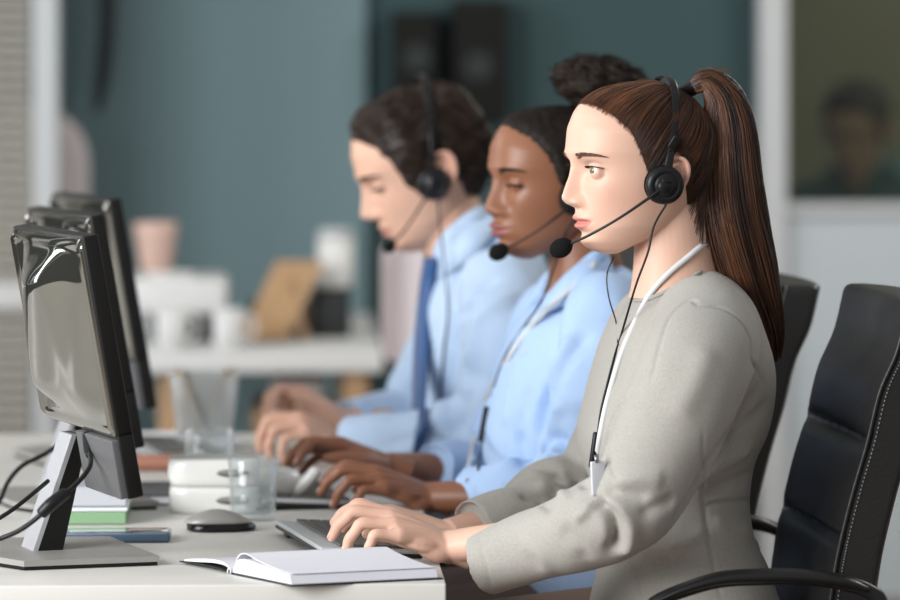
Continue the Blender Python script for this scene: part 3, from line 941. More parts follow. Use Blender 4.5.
# ------------------------------ hair pulled back into a ponytail
def zminA(x, y):
    return np.interp(x, [-112, -104, -98, -75, -56, -42, -31, -24, -14, 6, 14, 18, 28, 45, 60, 80], [99, 98, 95, 77, 56, 25, -2, 10, 30, 30, 12, -14, -46, -62, -68, -70])
capA = scalp_cap(PA, TA, zminA, lambda Q: np.full(len(Q), 2.4), MA)
capA.xf(MA)
bvCap = bvh_of(MB().add(rawA.V(), rawA.f))
hair = MB(); cols = []
hair.merge(capA); cols += [.03]*hair.n
rng = random.Random(11)
ctr = Vector((-6, 0, 20))
tie = Vector((47, 0, 108))
td = (tie-ctr).normalized()
n_s = 0
G_, T_ = PA.reshape(-1, 3), None
dz = G_[:, 2]-zminA(G_[:, 0], G_[:, 1])
cand = np.where((dz > 0))[0]
edge = np.where((dz > -5) & (dz < 9))[0]
while n_s < 3200:
    i = rng.choice(edge) if n_s % 5 < 2 else rng.choice(cand)
    p = Vector(G_[i]); d0 = (p-ctr).normalized()
    if d0.angle(td) < .12: continue
    n_s += 1
    sg = 1 if p.y > 0 else -1
    j = Vector((rng.uniform(-3, 3), rng.uniform(-5, 5), rng.uniform(-4, 4)))
    td2 = (tie+j-ctr).normalized()
    ang = d0.angle(td2); pts = []; K = 13
    lift = rng.uniform(2.6, 5.4)
    sag = rng.uniform(.00, .10)
    for k in range(K):
        u = k/(K-1)
        a = math.sin((1-u)*ang)/math.sin(ang); b = math.sin(u*ang)/math.sin(ang)
        d = d0*a+td2*b
        d = (d+Vector((0, 0, -1))*sag*math.sin(math.pi*u)*(.5 if p.z > 40 else 1)).normalized()
        q = surf_cast(bvCap, ctr, d, MA)
        if q is None: continue
        e = min(1, u*4+.12)
        pts.append(q+d*(lift*e+.2+noise.noise(q*.06)*1.0))
    if len(pts) > 4:
        pts.append(tie+j*.6)
        strand(hair, [MA @ q for q in pts], [.00015, .0003]+[.00052]*(len(pts)-3)+[.0005], max(0, min(1, .16+.30*noise.noise(p*.045)*2+.22*max(0, min(1, (-p.x)/70))+rng.uniform(-.13, .15))), cols, n=22)
# baby hairs softening the hairline
soft = np.where((dz > -6) & (dz < 4) & (G_[:, 2] > 8))[0]
for k in range(700):
    i = rng.choice(soft); p = Vector(G_[i]); d0 = (p-ctr).normalized(); ang = d0.angle(td)
    if ang < .3: continue
    L0 = rng.uniform(.10, .26); pts = []; rise = rng.uniform(.6, 2.2)
    for kk in range(6):
        u = L0*kk/5
        d = (d0*(math.sin((1-u)*ang)/math.sin(ang))+td*(math.sin(u*ang)/math.sin(ang))).normalized()
        q = surf_cast(bvCap, ctr, d, MA)
        if q is not None: pts.append(q+d*(.15+rise*kk/5))
    if len(pts) > 3: strand(hair, [MA @ q for q in pts], [.00008]+[.00022]*(len(pts)-2)+[.0001], .55, cols, n=7)
# nape hair swept up over the back of the neck
m_ = 0
while m_ < 1300:
    az = rng.uniform(-1.9, 1.9); el = rng.uniform(-1.25, -.15)
    d0 = Vector((math.cos(az)*math.cos(el), math.sin(az)*math.cos(el), math.sin(el)))
    q = surf_cast(bvA, ctr, d0, MA)
    if q is None: m_ += .2; continue
    if q.z > -5 or q.z < -92 or q.x < 19+.24*max(0, -q.z-12) or d0.angle(td) < .3: m_ += .05; continue
    m_ += 1
    ang = d0.angle(td); pts = []; lf0 = rng.uniform(1.5, 4.5); j = Vector((rng.uniform(-3, 3), rng.uniform(-5, 5), rng.uniform(-4, 4)))
    for k in range(14):
        u = k/13
        d = (d0*(math.sin((1-u)*ang)/math.sin(ang))+td*(math.sin(u*ang)/math.sin(ang))).normalized()
        h = surf_cast(bvA, ctr, d, MA)
        if h is None: continue
        pts.append(h+d*(.3+lf0*min(1, u*4)))
    pts.append(tie+j*.6)
    if len(pts) > 5: strand(hair, [MA @ h for h in pts], [.0003, .0007]+[.0008]*(len(pts)-3)+[.0005], max(0, min(1, .12+rng.uniform(-.1, .2))), cols, n=22)
# flyaway hairs at crown and forehead
for k in range(60):
    i = rng.choice(cand); p = Vector(G_[i])
    if p.z < 86: continue
    d = (p-ctr).normalized(); q = p+d*4
    e = q+d*rng.uniform(2, 6)+Vector((rng.uniform(5, 22), rng.uniform(-6, 6), 0))
    strand(hair, [MA @ q, MA @ ((q+e)/2+d*2), MA @ e], [.0002, .00018, .00008], .5, cols, n=8)
hair.build('hair', M['hair_brown'], PW, attr=np.array(cols), fix=False)
# tail
cen = [(693, 87, .008), (706, 82, .015), (722, 96, .023), (729, 128, .031), (730, 170, .036), (733, 215, .040), (742, 260, .039), (753, 300, .033), (765, 335, .024), (773, 362, .010)]
C3 = [W(a, b, -.004) for a, b, r in cen]
tail = MB(); cols = []
dd = spline([(*p, r[2]) for p, r in zip(C3, cen)], 60)
tail.tube(dd[:, :3], dd[:, 3]*.80, 24, flat=.8); cols += [.06]*tail.n
for k in range(2100):
    th = rng.uniform(0, 2*math.pi); rr = math.sqrt(rng.random())*.25+.80
    u1 = rng.uniform(.80, 1.0) if rng.random() < .85 else rng.uniform(.5, .9)
    u0 = 0 if rng.random() < .8 else rng.uniform(0, .3)
    ph = rng.uniform(0, 6); pts = []; rad = []
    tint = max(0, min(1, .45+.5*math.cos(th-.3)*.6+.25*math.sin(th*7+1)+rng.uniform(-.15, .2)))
    for u in np.linspace(u0, u1, 16):
        f = u*59; i = min(58, int(f)); q = dd[i]*(1-(f-i))+dd[i+1]*(f-i)
        T = dd[min(59, i+1), :3]-dd[max(0, i-1), :3]; T /= np.linalg.norm(T)
        U = np.array([0, 1., 0]); U = U-T*(U @ T); U /= np.linalg.norm(U); B = np.cross(U, T)
        t2 = th+.5*math.sin(u*3+ph*.2)+.25*(u-.5)
        wob = 1+.07*math.sin(u*9+ph)
        pts.append(q[:3]+q[3]*rr*wob*(math.cos(t2)*B+math.sin(t2)*.8*U))
    strand(tail, pts, [.00055]*14+[.00045, .0001], tint, cols)
for k in range(50):
    a = Vector(C3[1])+Vector((rng.uniform(-.006, .01), rng.uniform(-.008, .008), .006))
    e = a+Vector((rng.uniform(-.012, .03), rng.uniform(-.01, .01), rng.uniform(.004, .014)))
    strand(tail, [a, (a+e)/2+Vector((0, 0, .004)), e], [.0003, .0002, .0001], .5, cols, n=6)
tail.build('ponytail', M['hair_brown'], PW, attr=np.array(cols), fix=False)
tb = MB().tube([MA @ Vector((44, 0, 105)), W(697, 85, -.002), W(704, 82, -.004)], [.0095, .0105, .0105], 18, n=8)
tb.build('hair_tie', M['black_plastic'], PW)

# headset
def chest(px, py, off=.003):
    h = hit(bvD, px, py, off)
    return h if h is not None else W(px, py, 0)
micA = MA.inverted() @ W(567, 245, -.055)
cup_w = MA @ Vector((-22, -96, -32))
cab = [cup_w, W(654, 226, -.088), W(648, 252, -.088), W(637, 282, -.080), W(630, 305, -.07)]
cab += [chest(a, b, .004) for a, b in [(622, 332), (614, 358), (607, 385), (601, 410), (597, 440), (595, 462)]]
HA = headset('headset', 'black headset on the brown-haired woman, foam microphone in front of her mouth', MA, bvA, 9, micA, cab, cup=(-19, -8), tiltback=16)
thin = MB().tube([W(614, 256, .055), W(607, 275, .03), W(609, 298, .0), chest(616, 322, .004), chest(618, 345, .004)], .0009, 6, n=40)
thin.build('thin_wire', M['black_plastic'], HA)
rm = MB().box(chest(594, 450, .008), (.008, .010, .045), rot=euler(ry=8), bevel=.003)
rm.build('inline_control', M['black_plastic'], HA)

# lanyard
LN = empty('lanyard', chest(600, 460), 0, 'white ribbon lanyard with clear badge hanging on the grey top', 'lanyard')
st = MB()
def ribbon(mb, pts, wdt, n=80, up=(0, -1, 0), th=.0012):
    d = spline(pts, n); rings = []
    for i in range(n):
        T = d[min(n-1, i+1)]-d[max(0, i-1)]; T /= np.linalg.norm(T)
        nn = np.array(up, float); B = np.cross(T, nn); B /= np.linalg.norm(B); N = np.cross(B, T)
        rings.append([d[i]+B*wdt/2+N*th/2, d[i]-B*wdt/2+N*th/2, d[i]-B*wdt/2-N*th/2, d[i]+B*wdt/2-N*th/2])
    return mb.loft(rings)
def onskin(px, py, off=.003):
    h = hit(bvA, px, py, off); g = hit(bvD, px, py, off)
    if h is None: return g
    return h if g is None or h.y < g.y else g
neckside = [W(712, 240, .01), W(704, 244, -.03)]+[onskin(a, b) for a, b in [(695, 251), (684, 260), (672, 270), (660, 282), (650, 294)]]
ribbon(st, neckside+[chest(a, b, .004) for a, b in [(644, 304), (633, 326), (622, 352), (613, 380), (605, 410), (600, 436), (597, 456)]], .0068, up=(-.25, -1, .15))
M['ribbon'] = mat('white_ribbon', (0.62, 0.63, 0.63), .7)
M['badge'] = mat('pale_badge', (0.62, 0.64, 0.68), .2, coat=.6)
st.build('strap', M['ribbon'], LN)
bc = chest(598, 478, .006)
MB().box(bc, (.018, .004, .040), rot=euler(rz=20, ry=-3), bevel=.0015).build('badge', M['badge'], LN)
MB().tube([W(596, 455, bc.y), bc+Vector((-.0015, -.002, .018))], .0025, 8).build('clip', M['steel'], LN)

# ---------------------------------------------------------------- the woman in the middle
def person(label, loc):
    return empty('person', Vector((loc.x, loc.y, 0)), 0, label, 'person')
def collar_leaf(pts_top, pts_bot, th=.0035, n=16):
    """folded shirt collar leaf between an upper and a lower edge"""
    a = spline(pts_top, n); b = spline(pts_bot, n); mb = MB(); rings = []
    for i in range(n):
        d = b[i]-a[i]; o = np.array([-.3, -1, .25]); o /= np.linalg.norm(o)
        m = (a[i]+b[i])/2+o*.004
        rings.append([a[i]+o*th, m+o*th, b[i]+o*th, b[i]-o*th*.2, m-o*th*.3, a[i]-o*th*.3])
    return mb.loft(rings)

BLUE = mat('light_blue_shirt', (0.42, 0.58, 0.84), .75, bump=.3, bscale=700, var=.05, vscale=90, sheen=.1)
BLUE2 = mat('pale_blue_shirt', (0.50, 0.64, 0.83), .75, bump=.3, bscale=700, var=.05, vscale=90, sheen=.1)
yB = .62
PB = person('woman in blue collared shirt, dark hair in high puff, between the other two', W(612, 560, yB))
fB = {'muzzle': 5, 'nose': .95, 'open': 2.0, 'lidup': -3.2, 'wide': .98, 'lips': 1.55, 'lipsize': 1.25, 'nosew': 1.28, 'cheek': 4.5, 'gaze': (0, -22), 'brow': 2.5}
MBm = head_matrix(565, 191, yB, 20, -2)
nkB = neck_tube(W(580, 200, yB), W(588, 292, yB), .050, .053, 1.12)
skB, rawB, locB, PBg, TB = make_head(fB, MBm, [nkB])
tintB = np.clip(lip_mask(locB, fB), 0, 1)
bvB = bvh_of(skB)
def shift(rows, dx, dy, k, ax=655, ay=175, hw=1.0):
    return [((r[0]-ax)*k+dx, (r[1]-ay)*k+dy, (r[2]-ax)*k+dx, (r[3]-ay)*k+dy, r[4]*hw) for r in rows]
rowsB = [(556, 296, 612, 262, .058), (548, 302, 622, 266, .088), (538, 311, 636, 276, .124), (527, 324, 648, 292, .150),
    (517, 342, 657, 316, .165), (507, 362, 664, 348, .168), (497, 388, 668, 378, .163), (489, 412, 664, 412, .156),
    (485, 436, 655, 438, .148), (487, 460, 650, 463, .142), (492, 484, 648, 486, .140), (496, 507, 652, 510, .146),
    (497, 534, 658, 536, .156), (495, 560, 666, 562, .168), (486, 592, 678, 588, .176), (472, 618, 686, 614, .18), (468, 650, 682, 650, .17)]
rgB = torso_rings(rowsB, yB, math.radians(12))
sh = MB(); sh.loft(rgB)
S1 = W(606, 322, yB-.150)
nearB = [S1+Vector((0, .05, .015)), S1, W(598, 372, yB-.205), W(590, 420, yB-.215), W(575, 470, yB-.215), W(548, 490, yB-.20), W(510, 494, yB-.17), W(470, 497, yB-.125)]
sleeve(sh, nearB, [.056, .060, .062, .058, .054, .050, .045, .043], wr=[(.5, .2, 1.0), (.75, .15, .8)], seed=3.3, amp=.0055)
S2 = W(555, 322, yB+.155)
farB = [S2+Vector((.01, -.05, .01)), S2, W(535, 372, yB+.20), W(515, 420, yB+.22), W(502, 455, yB+.22), W(480, 470, yB+.20), W(458, 471, yB+.17), W(432, 470, yB+.13)]
sleeve(sh, farB, [.054, .060, .060, .056, .052, .048, .044, .040], wr=[(.6, .2, 1.0)], seed=7.3, amp=.005)
sh = sh.remesh(.0036, 5)
bvS = bvh_of(sh)
strokes(sh, bvS, [
    ([(536, 316), (510, 350), (492, 390), (478, 430), (470, 470)], .004, -.002),
    ([(592, 330), (566, 360), (548, 400), (540, 440)], .012, -.009),
    ([(575, 330), (552, 372), (538, 410)], .012, .006),
    ([(560, 400), (552, 430), (556, 462)], .012, .008),
    ([(540, 450), (556, 440), (572, 450)], .010, -.012),
    ([(535, 470), (555, 458), (578, 468)], .009, .008),
    ([(530, 480), (548, 466), (566, 462)], .006, -.008),
    ([(500, 488), (520, 482), (540, 470)], .010, -.005),
    ([(526, 350), (512, 390), (506, 430)], .016, .006),
    ([(516, 430), (524, 460), (520, 480)], .010, -.006),
    ([(530, 385), (522, 420), (520, 450)], .012, -.005),
    ([(476, 484), (478, 510)], .003, -.002),
], yB)
sh.build('blue_shirt', BLUE, PB)
bvS = bvh_of(sh)
# collar: stand ring and two leaves
def c3(*l): return [W(a, b, c) for a, b, c in l]
st = MB().tube(c3((610, 262, yB), (600, 258, yB-.055), (580, 274, yB-.062), (560, 292, yB-.045), (549, 302, yB-.005), (552, 288, yB+.045), (575, 264, yB+.062), (606, 256, yB+.045), (611, 262, yB+.002)), .007, 10, n=60, flat=2.0, up=(0, 0, 1))
st.build('collar_stand', BLUE, PB)
lf = collar_leaf(c3((608, 250, yB-.03), (588, 258, yB-.065), (566, 274, yB-.062), (549, 294, yB-.03)), c3((616, 276, yB-.06), (592, 290, yB-.098), (568, 304, yB-.096), (538, 316, yB-.045)))
lf.merge(collar_leaf(c3((600, 250, yB+.03), (575, 256, yB+.05), (556, 266, yB+.052), (546, 290, yB+.02)), c3((598, 262, yB+.07), (570, 266, yB+.085), (543, 276, yB+.08), (530, 306, yB+.03))))
lf.build('collar', BLUE, PB)
bt = MB()
for a, b in [(524, 332), (505, 360), (491, 392), (480, 426), (471, 458)]:
    h = hit(bvS, a+3, b, .001)
    if h: bt.ball(h, .0055, (.5, .6, 1), 14, 8)
bt.build('shirt_buttons', BLUE2, PB)['kind'] = 'stuff'
# hands
hb, nl = hand_mb(-1, pitch=17, yaw=6, roll=12, straight=[(6, 42, 20), (10, 46, 20), (14, 52, 20), (16, 62, 22)], spread=1.2, scale=.95, thumb=(0, -6))
aN = arm_skin(hb, nl, W(433, 497, yB-.13), W(548, 496, yB-.20))
hb, nl = hand_mb(1, pitch=17, yaw=4, roll=-20, straight=[(16, 44, 20), (14, 42, 18), (12, 40, 16), (10, 40, 16)], spread=1.2, scale=.95, thumb=(0, -2))
aF = arm_skin(hb, nl, W(392, 467, yB+.11), W(480, 472, yB+.20))
tk = MB().loft(torso_rings(rowsB[1:], yB, math.radians(12), inset=.014))
tk.tube([S1+Vector((0, .06, 0)), W(597, 400, yB-.213), W(580, 470, yB-.21), W(548, 494, yB-.20)], [.048, .040, .030, .026], 16, n=20)
tk.tube([S2+Vector((0, -.06, 0)), W(525, 400, yB+.21), W(503, 455, yB+.215), W(480, 471, yB+.20)], [.048, .040, .030, .026], 16, n=20)
hpB = W(608, 600, yB)
lgB = seated_legs(PB, hpB.x, 0, yB, .56, M['brown_cloth'], M['shoe'])
join_body([skB, aN, aF, tk, lgB], tintB, 'body', [M['skin_dark'], M['nail_dark']], PB)
eyes(PB, MBm, fB, M['iris_dark'])
lashes_brows(PB, MBm, fB, bvB, M['hair_black'], rows=70, thick=.5)
# hair: close textured cap with a puff
def zminB(x, y):
    return np.interp(x, [-112, -104, -98, -80, -62, -46, -33, -26, -14, 6, 14, 18, 28, 45, 60, 80], [93, 91, 88, 74, 56, 28, 2, 6, 30, 30, 12, -14, -46, -62, -68, -70])
cp = scalp_cap(PBg, TB, zminB, lambda Q: np.full(len(Q), 6.0), MBm)
V = cp.V(); nn = vnoise(V, .35, 3); nn2 = vnoise(V, .09, 9)
d = V-np.array([-8, 0, 15.]); d /= np.linalg.norm(d, axis=1)[:, None]
hairB = MB().add(V+d*(nn*1.2+nn2*1.6)[:, None], cp.f)
hairB.xf(MBm); cols = [.15]*hairB.n
rng = random.Random(5)
pc = Vector((48, -6, 150))
puff = MB().ball(pc, 1, (68, 60, 36), 90, 60, rot=euler(ry=10))
V = puff.V(); d = V-np.array(pc); L = np.linalg.norm(d, axis=1)[:, None]
V = V+d/L*(vnoise(V, .05, 2)*11+vnoise(V, .14, 5)*6+vnoise(V, .35, 8)*3)[:, None]
puff = MB().add(V, puff.f).xf(MBm)
hairB.merge(puff); cols += [.45]*puff.n
PV = puff.V(); cw = np.array(MBm @ pc)
for k in range(1500):
    p = PV[rng.randrange(len(PV))]; n_ = Vector(p-cw).normalized()
    a = Vector((rng.gauss(0, 1), rng.gauss(0, 1), rng.gauss(0, 1))).normalized(); u = n_.cross(a).normalized(); v = n_.cross(u)
    r0 = rng.uniform(.0012, .003); pts = []
    for j in range(10):
        an = j*1.1; pts.append(Vector(p)-n_*.002+n_*(j*.0009)+(u*math.cos(an)+v*math.sin(an))*r0)
    strand(hairB, pts, .00035, rng.random()*.8, cols)
hairB.build('hair', M['hair_black'], PB, attr=np.array(cols), fix=False)
bnd = MB().tube([MBm @ Vector(q) for q in [(20, -22, 118), (26, 0, 124), (20, 22, 118)]], .004, 10, n=20)
bnd.build('hair_band', M['black_plastic'], PB)
micB = MBm.inverted() @ W(504, 249, yB-.07)
def chestB(px, py, off=.003):
    h = hit(bvS, px, py, off); return h if h is not None else W(px, py, yB)
cB = [MBm @ Vector((-22, -96, -32)), W(566, 232, yB-.09), W(556, 262, yB-.11), W(542, 300, yB-.11)]+[chestB(a, b, .005) for a, b in [(524, 326), (505, 356), (492, 392), (484, 430), (478, 470)]]
HB = headset('headset', 'black headset worn by the woman in the middle, foam microphone at her lips', MBm, bvB, 8, micB, cB, cup=(-19, -8), tiltback=16)
rm = MB().box(chestB(484, 424, .008), (.009, .010, .05), rot=euler(ry=10), bevel=.003); rm.build('inline_control', M['black_plastic'], HB)
LB = empty('lanyard', chestB(470, 470), 0, 'pale ribbon lanyard hanging down the front of the middle blue shirt', 'lanyard')
rb = MB(); ribbon(rb, c3((596, 262, yB-.075), (572, 288, yB-.095), (548, 308, yB-.09))+[chestB(a, b, .005) for a, b in [(528, 330), (506, 362), (486, 398), (474, 440), (466, 480)]], .007, up=(-.25, -1, .15))
rb.build('strap', M['ribbon'], LB)

# ---------------------------------------------------------------- the man, farthest
yC = 1.22
PC = person('man in pale blue shirt and blue tie with dark wavy hair, farthest of the three', W(500, 520, yC))
fC = {'nose': 1.12, 'open': 2.2, 'lidup': -2.6, 'wide': 1.0, 'lips': .9, 'nosew': 1.05, 'cheek': 2.5, 'gaze': (0, -25), 'brow': 5.5, 'chin': 2, 'jaw': .95, 'ear': 1.05, 'socket': 10}
MC = head_matrix(435, 172, yC, 7, 19, 0, 1.06)
nkC = neck_tube(W(440, 195, yC), W(468, 272, yC), .056, .058, 1.05)
skC, rawC, locC, PCg, TC = make_head(fC, MC, [nkC])
tintC = np.clip(lip_mask(locC, fC)*.8+.25*S(70, 80, np.abs(locC[:, 1])), 0, 1)
bvC = bvh_of(skC)
rowsC = [(435, 270, 499, 216, .066), (430, 279, 512, 220, .098), (425, 291, 526, 231, .140), (420, 309, 538, 252, .174),
    (418, 330, 547, 282, .190), (417, 352, 555, 318, .195), (416, 376, 562, 348, .190), (416, 400, 564, 380, .182),
    (418, 424, 562, 412, .175), (420, 446, 556, 440, .170), (424, 468, 552, 464, .166), (428, 490, 553, 490, .168),
    (428, 515, 558, 515, .172), (420, 545, 566, 540, .178), (408, 570, 572, 565, .18), (400, 600, 570, 600, .17)]
rgC = torso_rings(rowsC, yC, math.radians(8))
sc = MB(); sc.loft(rgC)
S1 = W(502, 300, yC-.175)
nearC = [S1+Vector((0, .06, .02)), S1, W(504, 345, yC-.235), W(500, 390, yC-.25), W(486, 424, yC-.25), W(458, 436, yC-.235), W(410, 440, yC-.20), W(350, 444, yC-.14)]
sleeve(sc, nearC, [.062, .068, .068, .062, .058, .052, .047, .042], wr=[(.5, .2, 1.0), (.75, .15, .8)], seed=1.3, amp=.006)
S2 = W(470, 300, yC+.175)
farC = [S2+Vector((0, -.06, .02)), S2, W(450, 345, yC+.23), W(430, 380, yC+.24), W(412, 408, yC+.24), W(395, 418, yC+.22), W(370, 423, yC+.18), W(345, 424, yC+.12)]
sleeve(sc, farC, [.060, .066, .064, .058, .054, .048, .044, .040], wr=[(.6, .2, 1.0)], seed=4.3, amp=.005)
sc = sc.remesh(.004, 5)
bvSC = bvh_of(sc)
strokes(sc, bvSC, [
    ([(500, 275), (470, 300), (455, 350), (450, 400)], .012, -.010),
    ([(520, 290), (478, 320), (468, 370)], .014, .008),
    ([(470, 300), (456, 320), (452, 350)], .010, -.008),
    ([(470, 380), (466, 420), (450, 432)], .012, -.008),
    ([(440, 330), (438, 380), (442, 425)], .014, .007),
    ([(380, 446), (420, 436), (450, 444)], .010, -.006),
    ([(420, 452), (450, 448), (480, 440)], .010, .006)], yC)
sc.build('pale_blue_shirt', BLUE2, PC)
bvSC = bvh_of(sc)
lf = collar_leaf(c3((488, 210, yC-.03), (466, 222, yC-.066), (448, 238, yC-.066), (437, 258, yC-.035)), c3((500, 226, yC-.075), (480, 250, yC-.112), (458, 268, yC-.104), (437, 284, yC-.050)))
lf.merge(collar_leaf(c3((480, 212, yC+.03), (456, 222, yC+.055), (440, 236, yC+.055), (433, 256, yC+.02)), c3((488, 226, yC+.075), (455, 242, yC+.095), (434, 256, yC+.085), (427, 274, yC+.02))))
lf.build('collar', BLUE2, PC)
st = MB().tube(c3((492, 216, yC), (478, 218, yC-.058), (457, 234, yC-.066), (441, 250, yC-.045), (434, 262, yC-.005), (437, 248, yC+.045), (460, 226, yC+.066), (484, 214, yC+.045), (492, 216, yC+.002)), .0085, 10, n=60, flat=2.0, up=(0, 0, 1))
st.build('collar_stand', BLUE2, PC)
M['tie'] = mat('royal_blue_silk', (0.014, 0.075, 0.23), .4, bump=.2, bscale=600, sheen=.2)
tie = MB()
tc = [W(434, 264, yC-.03)]+[(lambda h, a, b: h if h is not None else W(a, b, yC-.04))(hit(bvSC, a, b, .003), a, b) for a, b in [(433, 284), (429, 314), (426, 350), (424, 385), (424, 415), (425, 436)]]
tc = np.array([list(p) for p in tc]); uu = np.linspace(0, 1, len(tc))
for a_ in range(3): tc[:, a_] = np.polyval(np.polyfit(uu, tc[:, a_], 2), uu)
tc = [Vector(p)+Vector((-.006, -.008, 0)) for p in tc]
td_ = spline([(*p, wv) for p, wv in zip(tc, [.014, .017, .019, .022, .025, .027, .029])], 50)
rings = []
for i in range(50):
    T = td_[min(49, i+1), :3]-td_[max(0, i-1), :3]; T /= np.linalg.norm(T)
    N = np.array([-.80, -.60, 0]); N = N-T*(N @ T); N /= np.linalg.norm(N); B = np.cross(T, N); w_ = td_[i, 3]
    q = td_[i, :3]
    rings.append([q+B*w_+N*.004, q+N*.008, q-B*w_+N*.004, q-B*w_, q-N*.002, q+B*w_])
tie.loft(rings)
tie.ball(W(434, 268, yC-.036), 1, (.016, .019, .019), 18, 12)
tie.build('necktie', M['tie'], PC)
hb, nl = hand_mb(-1, pitch=22, yaw=4, roll=10, straight=[(22, 58, 26), (26, 60, 26), (30, 62, 26), (34, 62, 26)], spread=1.1, scale=1.0, thumb=(0, -2))
aN = arm_skin(hb, nl, W(352, 446, yC-.13), W(450, 440, yC-.22), 1.1)
hb, nl = hand_mb(1, pitch=26, yaw=6, roll=-30, straight=[(24, 62, 30), (30, 64, 30), (34, 66, 30), (34, 70, 30)], spread=1.1, scale=1.0, thumb=(-4, 6))
aF = arm_skin(hb, nl, W(347, 424, yC+.11), W(410, 418, yC+.22), 1.1)
tk = MB().loft(torso_rings(rowsC[1:], yC, math.radians(8), inset=.014))
tk.tube([S1+Vector((0, .07, 0)), W(502, 380, yC-.245), W(486, 424, yC-.245), W(450, 440, yC-.225)], [.052, .044, .034, .028], 16, n=20)
tk.tube([S2+Vector((0, -.07, 0)), W(435, 370, yC+.235), W(412, 406, yC+.235), W(395, 418, yC+.215)], [.052, .044, .034, .028], 16, n=20)
hpC = W(500, 580, yC)
lgC = seated_legs(PC, hpC.x, 0, yC, .56, M['navy_cloth'], M['shoe'], 1.05)
join_body([skC, aN, aF, tk, lgC], tintC, 'body', [M['skin_tan'], M['nail_pale']], PC)
eyes(PC, MC, fC, M['iris_dark'])
lashes_brows(PC, MC, fC, bvC, M['hair_dark'], rows=110, thick=.8)
def zminC(x, y):
    ay = np.abs(y)
    return np.interp(x, [-114, -106, -100, -86, -78, -66, -56, -45, -38, -30, -22, -14, 6, 14, 18, 28, 45, 60, 80], [92, 90, 87, 76, 62, 38, 6, -14, -26, -24, -4, 26, 30, 12, -20, -48, -62, -68, -70])
def thickC(Q):
    x, z = Q[:, 0], Q[:, 2]
    return 8+8*S(30, 95, z)*S(-110, -60, x)+10*S(10, 60, x)*S(-70, 30, z)
cp = scalp_cap(PCg, TC, zminC, thickC, MC)
V = cp.V(); d = V-np.array([-8, 0, 15.]); d /= np.linalg.norm(d, axis=1)[:, None]
hairC = MB().add(V+d*(vnoise(V, .040, 4)*4+vnoise(V*np.array([.35, 1.6, 1]), .10, 6)*2)[:, None], cp.f)
bvHC = bvh_of(hairC)
hairC.xf(MC); cols = [.18]*hairC.n
rng = random.Random(8)
Gc = PCg.reshape(-1, 3); dzc = Gc[:, 2]-zminC(Gc[:, 0], Gc[:, 1]); cd = np.where(dzc > 6)[0]
ctr = Vector((-8, 0, 15))
for k in range(1500):
    p = Vector(Gc[rng.choice(cd)]); d0 = (p-ctr).normalized()
    flow = Vector((1.0, .25*(1 if p.y > 0 else -1), -.55 if p.x > 0 or p.z < 60 else .05)) if p.z > 20 else Vector((.8, 0, -.8))
    L_ = rng.uniform(32, 62); ph = rng.uniform(0, 6); am = rng.uniform(.5, 3); pts = []
    lf_ = rng.uniform(0, 3.2)
    for j in range(9):
        u = j/8; q = p+flow.normalized()*L_*u
        dd_ = (q-ctr).normalized()
        h = bvHC.ray_cast(ctr+dd_*240, -dd_)
        if h[0] is None: continue
        side = dd_.cross(flow).normalized()
        pts.append(MC @ (h[0]+dd_*(lf_*math.sin(math.pi*u)+.2+(3*u*u if k % 3 == 0 else 0))+side*am*math.sin(u*5+ph)))
    if len(pts) > 4:
        strand(hairC, pts, [.0005]+[.0013]*(len(pts)-2)+[.0003], rng.uniform(0, .9), cols, n=14)
hairC.build('hair', M['hair_dark'], PC, attr=np.array(cols), fix=False)
micC = MC.inverted() @ W(392, 244, yC-.06)
cC = [MC @ Vector((-22, -96, -32)), W(440, 225, yC-.10), W(444, 260, yC-.11)]+[(lambda h, a, b: h if h is not None else W(a, b, yC))(hit(bvSC, a, b, .004), a, b) for a, b in [(448, 310), (444, 350), (440, 400)]]
headset('headset', 'black headset on the dark-haired man, microphone under his chin', MC, bvC, 25, micC, cC, cup=(-19, -8), hair_s=17, mic_k=.72, tiltback=21)

# ---------------------------------------------------------------- desk
ZD = .74
M['desk'] = mat('white_laminate', (0.66, 0.645, 0.60), .42, spec=.35)
M['desk_leg'] = mat('white_metal', (0.55, 0.55, 0.54), .5)
cn = G(446, 583.5, ZD)
DX1 = cn.x; DY0 = cn.y; DY1 = 1.58; DX0 = DX1-1.85
DK = empty('desk', ((DX0+DX1)/2, (DY0+DY1)/2, 0), 0, 'long white desk shared by the three seated people', 'desk')
MB().box(((DX0+DX1)/2, (DY0+DY1)/2, ZD-.02), (DX1-DX0, DY1-DY0, .04), bevel=.002).build('tabletop', M['desk'], DK, auto=30)
for x in (DX0+.05, DX1-.38):
    for y in (DY0+.06, DY1-.06):
        MB().box((x, y, (ZD-.04)/2), (.05, .05, ZD-.04), bevel=.003).build('leg', M['desk_leg'], DK, auto=30)
for y in (DY0+.06, DY1-.06):
    MB().box(((DX0+DX1)/2-.16, y, ZD-.07), (DX1-DX0-.5, .03, .05), bevel=.002).build('cross_rail', M['desk_leg'], DK, auto=30)

